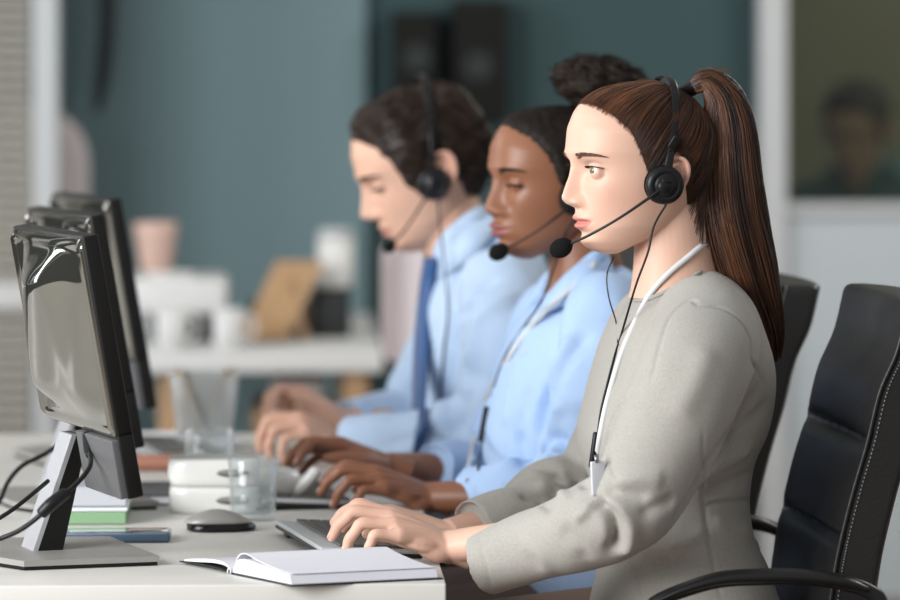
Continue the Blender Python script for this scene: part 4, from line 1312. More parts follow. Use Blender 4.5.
# ---------------------------------------------------------------- monitors
M['bezel'] = mat('black_bezel', (0.009, 0.0085, 0.008), .35, spec=.25)
M['piano'] = mat('glossy_smoky_plastic', (0.20, 0.19, 0.165), .06, metal=.9, coat=.6, spec=.8)
M['gunmetal'] = mat('dark_grey_plastic', (0.085, 0.085, 0.088), .5, bump=.1, bscale=900)
M['silver'] = mat('silver_paint', (0.50, 0.50, 0.52), .32, metal=.55)
M['silver_dark'] = mat('grey_metal_paint', (0.33, 0.32, 0.30), .45, metal=.3)
M['screen'] = mat('dark_screen', (0.02, 0.022, 0.025), .12)
TH = math.radians(19)
eu = Vector((-math.sin(TH), math.cos(TH), 0))      # along the panel, away
en = Vector((math.cos(TH), math.sin(TH), 0))       # screen side
def make_monitor():
    nb = W(146, 496, CAM.y+4.76)
    base_nl = G(24, 561, ZD+.012)
    bc = base_nl+en*.083+eu*.115
    root = empty('monitor', (bc.x, bc.y, ZD), 0)
    lean = math.radians(10.3)
    ev = Vector((0, 0, 1))*math.cos(lean)-en*math.sin(lean)     # up the panel
    eo = en*math.cos(lean)+Vector((0, 0, 1))*math.sin(lean)     # out of the screen
    Wd, Hh = .315, .318
    F = Matrix.Identity(4)
    for i, q in enumerate((eo, eu, ev)):
        for j in range(3): F[j][i] = q[j]
    F.translation = nb-eo*.012
    # local: x out of the screen, y along, z up; origin = near lower corner
    MB().box((0, Wd/2, (Hh+.073)/2), (.020, Wd, Hh-.073), bevel=.003).box((0, .0775, .041), (.020, .155, .082), bevel=.003).xf(F).build('bezel', M['bezel'], root, auto=30)
    MB().box((.0101, Wd/2, Hh/2+.040), (.001, Wd-.03, Hh-.105)).xf(F).build('screen', M['screen'], root, smooth=False)
    # curved glossy back shell
    z0 = .075
    nu, nv = 60, 44
    grid = []
    for i in range(nv+1):
        v = i/nv; row = []
        for j in range(nu+1):
            u = j/nu
            a = min(u, 1-u)*2; b = min(v, 1-v)*2
            h = .030*(S(.05, .75, a)**.8)*(S(.02, .55, b+.1*v))+.007*math.sin(u*10+v*4)*S(.1, .6, a)*S(.1, .6, b)
            h += .007*(1-S(.0, .05, abs(a-.035)))*S(0, .1, b)
            h += .004*(1-S(.0, .06, abs(b-.05)))*S(0, .1, a)
            row.append((-.0105-h, .004+u*(Wd-.008), z0+v*(Hh-z0-.003)))
        grid.append(row)
    sh_ = MB(); V = [p for r_ in grid for p in r_]; k = nu+1
    f = [(i*k+j, i*k+j+1, (i+1)*k+j+1, (i+1)*k+j) for i in range(nv) for j in range(nu)]
    sh_.add(V, f)
    # rim closing the shell onto the panel
    edge = [i for i in range(k)]+[i*k+nu for i in range(1, nv+1)]+[nv*k+j for j in range(nu-1, -1, -1)]+[i*k for i in range(nv-1, 0, -1)]
    E0 = [V[i] for i in edge]; E1 = [(-.008, p[1], p[2]) for p in E0]; m_ = len(edge)
    sh_.add(E0+E1, [(i, (i+1) % m_, (i+1) % m_+m_, i+m_) for i in range(m_)])
    sh_.xf(F).build('back_shell', M['piano'], root)
    MB().box((-.0125, .0775, .037), (.012, .152, .071), bevel=.002).xf(F).build('lower_back_plate', M['gunmetal'], root, auto=30)
    # base
    b = MB()
    def L(x, y, z): return base_nl+en*x+eu*y+Vector((0, 0, z))
    pl = [L(0, 0, 0), L(.166, -.012, 0), L(.166, .20, 0), L(.03, .24, 0), L(-.02, .20, 0), L(-.02, .05, 0)]
    lo = [p-Vector((0, 0, .007)) for p in pl]; k = len(pl)
    b.add(pl+lo, [tuple(range(k)), tuple(range(2*k-1, k-1, -1))]+[(i, (i+1) % k, (i+1) % k+k, i+k) for i in range(k)])
    b.build('base_plate', M['silver_dark'], root, smooth=False)
    fo = MB(); c = sum(pl, Vector())/k
    p2 = [c+(p-c)*.985 for p in lo]; p3 = [p-Vector((0, 0, .0048)) for p in p2]
    fo.add(p2+p3, [tuple(range(k)), tuple(range(2*k-1, k-1, -1))]+[(i, (i+1) % k, (i+1) % k+k, i+k) for i in range(k)])
    fo.build('base_underside', M['bezel'], root, smooth=False)
    # stand arm: black core, silver back plate
    A0 = G(38, 551, ZD+.012); ztop = .905
    top = W(76, 436, A0.y+.0); 
    prof = [(0, 0), (.030, 0), (top.x-A0.x+.014, top.z-A0.z), (top.x-A0.x+.0, top.z-A0.z)]
    core = MB().prism([(p[0]/math.cos(TH), p[1]) for p in prof], .055, org=A0, ex=en, ey=(0, 0, 1), ez=eu)
    core.build('stand_arm', M['bezel'], root, smooth=False)
    dx, dz = prof[3]
    nv_ = Vector((-dz, 0, dx)).normalized()*.004
    pp = MB().prism([(0, 0), (dx/math.cos(TH), dz), (dx/math.cos(TH)-.006, dz), (-.006, 0)], .055, org=A0, ex=en, ey=(0, 0, 1), ez=eu)
    pp.build('stand_back_plate', M['silver'], root, smooth=False)
    hg = MB().box(A0+eu*.03+en*.085+Vector((0, 0, .105)), (.09, .04, .035), rot=Matrix.Rotation(TH, 4, 'Z') @ euler(ry=35), bevel=.006)
    hg.build('hinge', M['gunmetal'], root, auto=30)
    return root
mon = make_monitor()
tag(mon, 'black monitor with glossy back, largest and nearest, on a slanted stand', 'monitor', 'desk monitors')
for k, lb in ((1, 'second monitor along the desk, mostly hidden behind the nearest one'), (2, 'farthest monitor along the desk, thin dark edge against the teal wall')):
    m2 = copy_tree(mon); m2.location = mon.location+Vector((-.018-.002*k, .60*k, 0)); m2['label'] = lb
# cables
cb = MB()
yk = CAM.y+4.80
cb.tube([W(88, 437, yk+.06), W(90, 452, yk+.04), W(90, 466, yk), W(80, 480, yk-.03), W(66, 493, yk-.05), W(50, 505, yk-.06), W(38, 517, yk-.06), W(20, 530, yk-.05), W(2, 538, yk-.04), W(-30, 549, yk-.04), W(-60, 556, yk)], .0030, 10, n=120)
co = cb.build('cable', M['black_plastic'])
tag(co, 'black cable with a thick ferrite bead plugged into the nearest monitor', 'cable')
fb = MB().tube([W(67.5, 491, yk-.05), W(65, 493.5, yk-.05), W(52, 503.5, yk-.06), W(42, 513, yk-.06), W(40, 515, yk-.06)], [.0045, .0072, .0082, .0072, .0045], 16, n=24)
fb.build('ferrite_bead', M['black_plastic'], co)
pg = MB().tube([W(87, 434, yk+.06), W(88.5, 450, yk+.045), W(89, 456, yk+.035)], [.006, .006, .0035], 12, n=12)
pg.build('plug', M['black_plastic'], co)
c2 = MB().tube([W(48, 481, yk+.12), W(30, 496, yk+.08), W(12, 510, yk+.06), W(-4, 520, yk+.05), W(-40, 540, yk+.08), W(-60, 548, yk+.1)], .0028, 10, n=60)
tag(c2.build('cable', M['black_plastic']), 'thin black cable running left behind the silver stand arm', 'cable')
c3_ = MB().tube([W(88, 430, .52), W(66, 440, .5), W(45, 454, .45), W(22, 466, .42), W(8, 482, .40), W(0, 500, .38), W(-14, 519, .36)], .0032, 10, n=60)
tag(c3_.build('cable', M['black_plastic']), 'blurred dark cable curving down at the left edge behind the stands', 'cable')

# ---------------------------------------------------------------- keyboards
M['kb_body'] = mat('silver_keyboard_shell', (0.50, 0.51, 0.52), .4, metal=.2)
M['kb_base'] = mat('black_keyboard_base', (0.014, 0.014, 0.014), .45)
M['key'] = mat('grey_keys', (0.10, 0.097, 0.088), .45)
def make_keyboard():
    nl_ = G(320, 552, ZD+.012)
    th = math.radians(11)
    a = Vector((math.cos(th), math.sin(th), 0)); b = Vector((-math.sin(th), math.cos(th), 0))
    Lk, Dk = .29, .130
    root = empty('keyboard', nl_+a*Dk/2+b*Lk/2-Vector((0, 0, .012)), 0)
    F = Matrix.Identity(4)
    up = (Vector((0, 0, 1))+a*.06).normalized(); ax = (a-Vector((0, 0, .06))).normalized()
    for i, q in enumerate((ax, b, up)):
        for j in range(3): F[j][i] = q[j]
    F.translation = nl_+Vector((0, 0, .0035))
    MB().box((Dk/2, Lk/2, -.0050), (Dk, Lk, .005), bevel=.002).xf(F).build('base', M['kb_base'], root, auto=30)
    MB().box((Dk/2, Lk/2, -.0005), (Dk-.002, Lk-.002, .006), bevel=.002).xf(F).build('shell', M['kb_body'], root, auto=30)
    n = 0
    for r_ in range(6):
        x0 = .026+r_*.0168
        cols_ = 16
        for c_ in range(cols_):
            if r_ == 5 and 5 <= c_ <= 9:
                if c_ > 5: continue
                y0, y1 = .010+5*.0172, .010+10*.0172-.002
            else: y0, y1 = .010+c_*.0172, .010+c_*.0172+.0152
            MB().box((x0+.0075, (y0+y1)/2, .0042), (.0148, y1-y0, .0042), bevel=.0012).xf(F).build('key', M['key'], root, smooth=False)
            n += 1
    for y in (.04, Lk-.04):
        MB().box((.012, y, -.0105), (.012, .02, .008), bevel=.001).xf(F).build('foot', M['kb_base'], root, smooth=False)
    return root
kb = make_keyboard()
tag(kb, 'compact silver and dark grey keyboard under the nearest woman\'s hands', 'keyboard', 'keyboards')
k2 = copy_tree(kb); k2.location = kb.location+Vector((-.075, .545, 0)); k2['label'] = 'keyboard with black front edge under the middle woman\'s hands'
k3 = copy_tree(kb); k3.location = kb.location+Vector((-.255, 1.16, 0)); k3['label'] = 'blurred keyboard farthest along the desk, under the man\'s hands'

# ---------------------------------------------------------------- mouse
ms = G(221, 533, ZD)
MS = empty('computer_mouse', ms, 0, 'grey and black wireless mouse beside the water glass', 'mouse')
def mouse_shell(zs, h, inset=0):
    mb = MB(); rings = []
    for i in range(26):
        u = i/25; x = -.045+.09*u
        w_ = .029*math.sqrt(max(0, 1-(2*u-1)**4))*(.88+.12*math.sin(math.pi*u))-inset
        w_ = max(w_, .0015)
        top = h*(math.sin(math.pi*(u*.80+.12))**.8)*(1.0)
        ring = []
        for k in range(25):
            t = math.pi*k/24
            ring.append((x, w_*math.cos(t), zs+max(.0005, top-zs)*math.sin(t)**.75 if 0 < k < 24 else zs))
        rings.append(ring)
    return mb.loft(rings)
Mm = Matrix.Translation(ms+Vector((0, .03, 0))) @ Matrix.Rotation(math.radians(6), 4, 'Z')
lo_ = mouse_shell(.0015, .021); lo_.xf(Mm).build('base', M['black_gloss'], MS)
hi = mouse_shell(.010, .0265, .0015); hi.xf(Mm @ Matrix.Translation((-.004, 0, .001))).build('top_shell', M['silver_dark'], MS)
MB().tube([Mm @ Vector((-.026, -.003, .0165)), Mm @ Vector((-.026, .003, .0165))], .007, 18).build('scroll_wheel', M['black_plastic'], MS)

# ---------------------------------------------------------------- smartphone, books
M['phone'] = mat('blue_grey_phone', (0.055, 0.095, 0.15), .3, coat=.3)
M['phone_glass'] = mat('phone_glass', (0.20, 0.24, 0.29), .08, coat=1)
p0 = G(63, 544, ZD); p1 = G(170, 543, ZD)
PH = empty('smartphone', (p0+p1)/2, 0, 'dark blue smartphone lying flat behind the monitor stand', 'smartphone')
ph_c = (p0+p1)/2+Vector((-.0, .038, .006))
MB().box(ph_c, ((p1-p0).length, .074, .010), bevel=.003).build('case', M['phone'], PH, auto=30)
MB().box(ph_c+Vector((0, 0, .0052)), ((p1-p0).length-.008, .066, .0012), bevel=.0004).build('glass', M['phone_glass'], PH, auto=30)
M['green'] = mat('pale_green_cover', (0.20, 0.34, 0.19), .6)
M['paper'] = mat('white_paper', (0.74, 0.74, 0.77), .7)
M['offwhite'] = mat('off_white', (0.62, 0.62, 0.60), .5)
q0 = G(66, 526, ZD)
def book(name, c, size, cover, label, rz=0):
    r_ = empty(name, (c[0], c[1], c[2]-size[2]/2), 0, label, 'book')
    R_ = Matrix.Rotation(rz, 4, 'Z')
    MB().box(c, (size[0]-.004, size[1]-.004, size[2]-.003), rot=R_).build('pages', M['paper'], r_, smooth=False)
    for s in (-1, 1):
        MB().box(Vector(c)+Vector((0, 0, s*(size[2]/2-.001))), (size[0], size[1], .002), rot=R_, bevel=.0005).build('cover', cover, r_, smooth=False)
    return r_
d_ = q0.y
gc = MB().box((G(95, 526, ZD).x, d_+.09, ZD+.009), (.080, .16, .016), bevel=.001)
tag(gc.build('sticky_note_pad', M['green'], smooth=False), 'pale green pad lying on the desk behind the smartphone', 'notepad')
gp = MB()
gp.box((G(95, 526, ZD).x, d_+.09, ZD+.0195), (.084, .15, .004), bevel=.001)
tag(gp.build('paper_pad', M['paper'], smooth=False), 'thin white pad of paper lying on the green pad', 'notepad')
M['frost'] = mat('frosted_clear_plastic', (0.80, 0.82, 0.86), .35, trans=.55)
tr_ = MB().box((G(95, 526, ZD).x, d_+.09, ZD+.036), (.082, .14, .026), bevel=.003)
tag(tr_.build('card_box', M['frost'], smooth=False), 'translucent white plastic box on top of the paper pad', 'box')
book('notebook', (G(150, 507, ZD).x, G(150, 507, ZD).y+.10, ZD+.008), (.09, .18, .014), M['gunmetal'], 'dark grey closed notebook lying behind the nearest monitor', .05)

# open notebook
P1 = G(232, 574, ZD)
ee = Vector((.95, .31, 0)).normalized(); gg = Vector((.53, -.85, 0)).normalized()
NB = empty('open_notebook', P1+ee*.09, 0, 'open white notebook with black cover at the near corner of the desk', 'notebook')
M['page'] = mat('notebook_page', (0.66, 0.66, 0.71), .7)
M['page_edge'] = mat('notebook_page_edges', (0.60, 0.60, 0.64), .8, var=.25, vscale=30, stretch=(.2, .2, 60))
def leafblock(prof_t, prof_b, length, org, m=0):
    a = spline([(g_, z_, 0) for g_, z_ in prof_t], 30); b = spline([(g_, z_, 0) for g_, z_ in prof_b], 30)
    mb = MB(); rings = []
    for i, t in enumerate(np.linspace(0, length, 2)):
        rings.append([org+ee*t+gg*q[0]+Vector((0, 0, q[1])) for q in a]+[org+ee*t+gg*q[0]+Vector((0, 0, q[1])) for q in b[::-1]])
    return mb.loft(rings)
leafblock([(.001, .004), (.012, .017), (.030, .0205), (.060, .0185), (.10, .0150), (.130, .0125)], [(.001, .002), (.012, .0022), (.03, .0022), (.06, .0022), (.1, .0022), (.134, .0022)], .182, P1).build('page_block', [M['page']], NB, auto=35)
# a lifted leaf at the open side, curling over the block
leafblock([(.001, .006), (.010, .0225), (.026, .0275), (.050, .0230), (.090, .0175), (.131, .0140)], [(.0015, .0045), (.011, .0212), (.027, .0264), (.051, .0219), (.09, .0166), (.131, .0134)], .178, P1+ee*.002).build('lifted_leaf', [M['page']], NB, auto=35)
leafblock([(.0005, .0015), (.03, .0018), (.14, .0018)], [(.0005, .0002), (.03, .0002), (.14, .0002)], .188, P1-ee*.003).build('cover', M['kb_base'], NB, auto=35)
leafblock([(-.001, .004), (-.014, .011), (-.04, .013), (-.08, .010), (-.112, .006)], [(-.001, .0024), (-.014, .0080), (-.04, .0090), (-.08, .0060), (-.112, .0038)], .182, P1).build('page_block', [M['page']], NB, auto=35)
leafblock([(-.001, .0016), (-.02, .0045), (-.06, .0050), (-.118, .0034)], [(-.001, .0002), (-.02, .0030), (-.06, .0036), (-.118, .0020)], .188, P1-ee*.003).build('cover', M['kb_base'], NB, auto=35)
for t in (-.0035,):
    MB().tube([P1+ee*t+gg*-.003+Vector((0, 0, .0005)), P1+ee*t+gg*-.003+Vector((0, 0, .0055)), P1+ee*t+gg*.003+Vector((0, 0, .0055)), P1+ee*t+gg*.003+Vector((0, 0, .0005))], .0009, 8, n=16).build('binding_ring', M['offwhite'], NB)

# ---------------------------------------------------------------- glasses, cups
M['glass'] = thin_glass('clear_glass', (.97, .985, .985), 1.5, .07, (.95, .97, .97))
M['water'] = thin_glass('water', (.96, .98, .985), 1.35, .05, (.9, .93, .93))
def lathe_mb(prof, c, n=48):
    th = np.linspace(0, 2*np.pi, n, endpoint=False)
    return MB().loft([[(c[0]+r_*math.cos(u), c[1]+r_*math.sin(u), c[2]+h) for u in th] for r_, h in prof])
def tumbler(c, r_, h, level, label, name='water_glass'):
    root = empty(name, c, 0, label, 'glass')
    b = r_*.90
    pr = [(.0005, 0), (b*.96, 0), (b, .003), (r_, h-.001), (r_-.0008, h), (r_-.0022, h-.001), (b-.0022, .012), (b*.8, .009), (.0005, .008)]
    lathe_mb(pr, c).build('tumbler', M['glass'], root)
    if level:
        k = level/h
        lathe_mb([(.0005, .0085), (b*.8, .0095), (b-.0020, .0125), (b+(r_-b)*k-.0021, level), (.0005, level)], c).build('water', M['water'], root)
    return root
g1 = G(253, 520, ZD)
tumbler(g1, .0335, .082, .045, 'clear water glass half full, in front of the white boxes')
g2 = G(209, 487, ZD)
tumbler(g2, .037, .083, .03, 'clear glass standing behind the stacked white boxes')
M['slot'] = mat('grey_recess', (0.20, 0.195, 0.18), .6)
M['porcelain'] = mat('white_porcelain', (0.66, 0.655, 0.62), .25, coat=.4)
def rbox_tray(c, sx, sy, h, name, label):
    root = empty(name, c, 0, label, 'box')
    mb = MB(); rings = []
    th = np.linspace(0, 2*np.pi, 56, endpoint=False)
    for f_, z_ in [(.5, 0), (.90, 0), (.965, .003), (1, .012), (1, h-.008), (.98, h-.002), (.93, h), (.4, h)]:
        ring = []
        for u in th:
            cx_ = np.sign(math.cos(u))*abs(math.cos(u))**.5*sx*f_; cy_ = np.sign(math.sin(u))*abs(math.sin(u))**.5*sy*f_
            ring.append((c[0]+cx_, c[1]+cy_, c[2]+z_))
        rings.append(ring)
    mb.loft(rings).build('body', M['porcelain'], root)
    sl_ = MB(); rg = []
    for f_ in (1.0, .75):
        rg.append([(c[0]+sx*.42+.022*f_*math.cos(u), c[1]-sy-.0012+.003*(1-f_), c[2]+h*.52+.0055*f_*math.sin(u)) for u in th])
    sl_.loft(rg).build('handle_slot', M['slot'], root)
    return root
wb = G(203, 515, ZD)
rbox_tray(wb+Vector((.014, .05, 0)), .061, .045, .036, 'storage_box', 'white rounded box with oval slot, at the bottom of its stack')
rbox_tray(wb+Vector((.014, .05, .037)), .0625, .045, .036, 'storage_box', 'white rounded box stacked on another one, behind the water glass')
# low jug with a stub handle
jg = G(283, 508, ZD)+Vector((-.012, .035, 0))
JG = empty('sauce_pot', jg, 0, 'low white porcelain pot with stub handle, right of the water glass', 'pot')
lathe_mb([(.0005, 0), (.024, 0), (.028, .004), (.036, .022), (.038, .036), (.034, .046), (.022, .052), (.0005, .054)], jg).build('bowl', M['porcelain'], JG)
hd = MB().tube([jg+Vector((.020, -.01, .016)), jg+Vector((.036, -.015, .026)), jg+Vector((.050, -.018, .040)), jg+Vector((.055, -.018, .046))], [.013, .0105, .009, .0085], 18, n=20)
hd.ball(jg+Vector((.055, -.018, .046)), .0088, (1, 1, 1), 16, 12)
hd.build('handle', M['porcelain'], JG)

# clear pen cup with pencils
pc_ = G(204, 447, ZD)
PC_ = empty('pen_cup', pc_, 0, 'clear ribbed pen cup with pencils on the far part of the desk', 'pen cup')
lathe_mb([(.0005, 0), (.040, 0), (.042, .004), (.056, .115), (.055, .116), (.0535, .115), (.0395, .006), (.0005, .005)], pc_).build('cup', thin_glass('frosted_plastic', (.95, .96, .96), 1.3, .28, (.85, .87, .87)), PC_)
M['pencil'] = mat('yellow_pencil', (0.60, 0.38, 0.14), .5); M['pencil2'] = mat('natural_wood_pencil', (0.50, 0.38, 0.25), .6)
M['graphite'] = mat('graphite', (0.03, 0.03, 0.03), .5)
for k, (ax, ay, bx_, by_, mm, lb) in enumerate([(.02, .0, -.045, .0, 'pencil', 'yellow pencil leaning left in the clear pen cup'),
        (-.02, .01, .040, .01, 'pencil2', 'plain wooden pencil leaning right in the clear pen cup'),
        (-.025, -.01, .050, -.01, 'pencil2', 'wooden pencil leaning farthest right in the clear pen cup'),
        (.015, -.015, -.030, -.02, 'graphite', 'dark pen leaning left in the clear pen cup')]):
    a = pc_+Vector((ax, ay, .008)); b = pc_+Vector((bx_, by_, .128)); dr = (b-a).normalized()
    pr = MB().tube([a, b-dr*.012], .0038, 6, cap=True)
    po = pr.build('pencil' if k < 3 else 'pen', M[mm], auto=30); tag(po, lb, 'pencil' if k < 3 else 'pen')
    MB().tube([b-dr*.012, b-dr*.004, b], [.0038, .0018, .0004], 8).build('tip', M['pencil2' if k < 3 else 'steel'], po)
# reddish case and papers at the far left of the desk
rc = G(160, 474, ZD)
M['tan_leather'] = mat('red_brown_leather', (0.30, 0.13, 0.085), .6, bump=.2)
tag(MB().tube([rc+Vector((-.06, .05, .012)), rc+Vector((-.055, .05, .012)), rc+Vector((.03, .05, .012)), rc+Vector((.055, .05, .010))], [.006, .012, .012, .005], 20, n=24, up=(0, 0, 1), flat=.95).build('pencil_case', M['tan_leather']), 'red-brown pencil case lying behind the stacked white boxes', 'pencil case')
pp_ = G(165, 452, ZD)
for k in range(4):
    o = MB().box(pp_+Vector((-.01+.006*k, .10, .002+.0042*k)), (.21, .15, .0036), rot=Matrix.Rotation(.1*k-.1, 4, 'Z')).build('paper_stack', M['paper'], smooth=False)
    tag(o, ['lowest', 'second from the bottom', 'second from the top', 'topmost'][k]+' white papers in the pile beside the pen cup', 'papers', 'papers beside the pen cup')

# ---------------------------------------------------------------- office chairs
M['leather'] = mat('black_leather', (0.0165, 0.016, 0.0155), .42, spec=.42, bump=.25, bscale=260, var=.2, vscale=15)
M['stitch'] = mat('grey_stitching', (0.22, 0.22, 0.22), .7)
M['chair_plastic'] = mat('black_chair_plastic', (0.009, 0.009, 0.009), .33, spec=.35)
def make_chair():
    th = math.radians(4)
    ew = Vector((-math.sin(th), math.cos(th), 0)); ef = Vector((-math.cos(th), -math.sin(th), 0))   # far, forward
    yN = -.205
    prof = [W(911, 300, yN), W(908, 310, yN), W(898, 352, yN), (W(881, 392, yN)), W(868, 444, yN), W(854, 492, yN), W(842, 540, yN), W(835, 576, yN), W(828, 630, yN), W(822, 690, yN)]
    Hs = [(p.x, p.z) for p in prof]
    ctr_ = Vector((prof[4].x-.10, 0, 0))
    root = empty('office_chair', (ctr_.x, .02, 0), 0)
    Pf = spline([(p.x, p.z, 0) for p in prof], 90)
    zs_ = [W(0, q, yN).z for q in (441, 541)]
    zs_ = [W(868, 442, yN).z, W(842, 542, yN).z]
    Wd = .38
    n = 46; grid = []
    ztop = Pf[0][1]
    def surf(side, i, j):
        """i along height, j across 0..1; side 0 = front, 1 = back"""
        x, z, _ = Pf[i]
        t = i/(len(Pf)-1)
        a = min(1, t*9); rnd = math.sqrt(max(0, 1-(1-a)**2))*.93+.07   # rounded top corners in width
        w_ = Wd*(1-.13*(1-rnd))
        y = (j-.5)*w_+Wd/2
        e = abs(2*j-1)
        puff = .020*(1-e**3.0)
        for zq in zs_:
            puff -= .020*math.exp(-((z-zq)/.007)**2)*(1-e**8)
        puff += .006*math.sin(min(1, abs(z-zs_[0])/.12)*math.pi)*(1-e**3)
        curve = -.018*(1-e**2)       # hollow for the back
        thick = .052*min(1, (t*14+.12))**.5
        base = Vector((x, yN, z))+ew*y
        if side == 0: return base+ef*(puff+curve)
        return base-ef*(thick+.012*(1-e**4)+curve*-1*.6)
    mb = MB(); rings = []
    N = len(Pf)
    for i in range(N):
        ring = [surf(0, i, j/n) for j in range(n+1)]+[surf(1, i, 1-j/n) for j in range(n+1)]
        # soften the side band
        rings.append(ring)
    mb.loft(rings)
    mb = mb.remesh(.0042, 3)
    mb.build('backrest', M['leather'], root)
    # piping and stitches along the near edge
    for sdj, nm in ((0.0, 'piping'),):
        line = [surf(0, i, sdj)+ef*.0012 for i in range(2, N-2, 2)]
        MB().tube(line, .0026, 8, n=90).build(nm, M['leather'], root)
    stt = MB()
    for off in (.0075,):
        pts_ = [surf(0, i, 0)-ef*off-ew*.0008 for i in range(3, N-3)]
        d_ = spline(pts_, 400); acc = 0
        for i in range(0, 396, 4):
            stt.tube([d_[i], d_[i+2]], .0008, 5)
    so = stt.build('stitching', M['stitch'], root); so['kind'] = 'stuff'
    # seat
    sc_ = Vector((prof[-1].x, 0, 0))+ef*.22+Vector((0, .02, .0))
    st_ = MB(); th_ = np.linspace(0, 2*np.pi, 60, endpoint=False); rings = []
    for f_, z_ in [(.6, .405), (.92, .41), (1, .435), (1, .46), (.95, .485), (.7, .497), (.2, .50)]:
        rings.append([sc_+ef*(np.sign(math.cos(u))*abs(math.cos(u))**.55*.25*f_)+ew*(np.sign(math.sin(u))*abs(math.sin(u))**.55*.25*f_)+Vector((0, 0, z_)) for u in th_])
    st_.loft(rings).build('seat', M['leather'], root)
    # arms
    for sgn, nm in ((-1, 'armrest'), (1, 'armrest')):
        ya = -.285 if sgn < 0 else .315
        base = [W(640, 622, -.285), W(655, 603, -.285), W(684, 590, -.285), W(720, 580, -.285), W(760, 577.5, -.285), W(800, 577.5, -.285), W(840, 582, -.285), W(868, 591, -.285), W(880, 604, -.285), W(878, 640, -.285), W(840, 690, -.285), W(780, 720, -.285)]
        pts = [p+Vector((0 if sgn < 0 else -.03, ya+.285, 0)) for p in base]
        pts += [Vector((pts[-1].x-.04, ya-sgn*.08, .425)), Vector((pts[-1].x-.05, ya-sgn*.16, .41))]
        MB().tube(pts, [.010, .011, .012, .013, .0135, .0135, .0135, .013, .0125, .012, .012, .012, .012, .012], 16, n=110, flat=.62, up=(0, 0, 1)).build(nm, M['chair_plastic'], root) if False else MB().tube(pts, [.008, .0085, .009, .0095, .0095, .0095, .0095, .009, .010, .010, .011, .012, .012, .012], 16, n=110).build(nm, M['chair_plastic'], root)
        pad = [Vector(p)+Vector((0, 0, .002)) for p in pts[1:8]]
        MB().tube(pad, [.009, .015, .019, .020, .020, .018, .011], 18, n=50, flat=.42, up=(0, 0, 1)).build('arm_pad', M['chair_plastic'], root)
    # back bracket, gas lift, star base
    bb = MB().tube([Vector((prof[-1].x+.03, .02, .66)), Vector((prof[-1].x+.02, .02, .50)), Vector((prof[-1].x-.06, .02, .40)), sc_+Vector((0, 0, .40))], [.022, .024, .026, .026], 14, n=24)
    bb.build('back_bracket', M['chair_plastic'], root)
    MB().tube([sc_+Vector((0, 0, .11)), sc_+Vector((0, 0, .25)), sc_+Vector((0, 0, .26)), sc_+Vector((0, 0, .41))], [.028, .028, .016, .016], 20).build('gas_lift', M['steel'], root)
    for k in range(5):
        a = k*2*math.pi/5+.3; dd_ = Vector((math.cos(a), math.sin(a), 0))
        leg_ = MB().tube([sc_+dd_*.02+Vector((0, 0, .115)), sc_+dd_*.15+Vector((0, 0, .10)), sc_+dd_*.29+Vector((0, 0, .075))], [.026, .022, .016], 12, n=14)
        lo_ = leg_.build('star_leg', M['chair_plastic'], root)
        pr_ = dd_.cross(Vector((0, 0, 1)))
        cz = sc_+dd_*.29+Vector((0, 0, .028))
        w_ = MB()
        for s in (-1, 1): w_.tube([cz+pr_*s*.006, cz+pr_*s*.024], .0275, 20)
        w_.tube([cz-pr_*.01, cz+pr_*.01], .012, 12); w_.tube([cz, cz+Vector((0, 0, .045))], .008, 10)
        w_.build('caster', M['chair_plastic'], lo_)
    return root
CH = make_chair()
tag(CH, 'black leather office chair with stitched backrest behind the woman in grey', 'chair', 'black office chairs')
c2_ = copy_tree(CH); c2_.scale = (1, 1, .985); c2_.location = CH.location+Vector((-.078, .62, 0)); c2_['label'] = 'black office chair behind the middle woman, seen past the ponytail'
c3x = copy_tree(CH); c3x.location = CH.location+Vector((-.19, 1.24, 0)); c3x['label'] = 'black office chair the man in the blue tie sits on'

# ---------------------------------------------------------------- background desk and things on it
M['wood'] = mat('light_oak', (0.36, 0.22, 0.11), .55, var=.25, vscale=12, stretch=(1, 1, 8))
M['dark'] = mat('near_black', (0.014, 0.017, 0.018), .5)
zb = .74
bR = G(374, 324, zb).x
y0b = G(300, 352, zb).y; y1b = YB-.35
BX0 = W(95, 340, 4.3).x
BD = empty('background_desk', ((BX0+bR)/2, (y0b+y1b)/2, 0), 0, 'blurred white desk with oak legs against the teal wall', 'desk')
MB().box(((BX0+bR)/2, (y0b+y1b)/2, zb-.022), (bR-BX0, y1b-y0b, .044), bevel=.004).build('tabletop', M['white_paint'], BD, auto=30)
for x in (bR-.055, BX0+.2):
    for y in (y0b+.06, y1b-.06):
        MB().box((x, y, (zb-.044)/2), (.05, .05, zb-.044), bevel=.003).build('leg', M['wood'], BD, auto=30)
MB().box((bR-.055, (y0b+y1b)/2, zb-.10), (.03, y1b-y0b-.17, .09)).build('side_rail', M['wood'], BD, smooth=False)
# oak pedestal with white box
px0, px1 = W(252, 400, y0b+.15).x, W(330, 400, y0b+.15).x
PD = empty('drawer_pedestal', ((px0+px1)/2, y0b+.4, 0), 0, 'oak drawer pedestal under the background desk', 'cabinet')
MB().box(((px0+px1)/2, y0b+.40, .30), (px1-px0, .45, .60), bevel=.004).build('body', M['wood'], PD, auto=30)
for k in range(3):
    f_ = MB().box(((px0+px1)/2, y0b+.168, .11+.19*k), (px1-px0-.01, .016, .18), bevel=.003).build('drawer', M['wood'], PD, auto=30)
    MB().tube([((px0+px1)/2-.03, y0b+.150, .15+.19*k), ((px0+px1)/2+.03, y0b+.150, .15+.19*k)], .005, 8).build('handle', M['steel'], f_)
bx = MB().box((W(297, 380, y0b+.3).x, y0b+.34, .633), (.11, .25, .062), bevel=.006)
tag(bx.build('paper_tray', M['white_paint'], auto=30), 'white shallow box on the oak pedestal under the background desk', 'box')

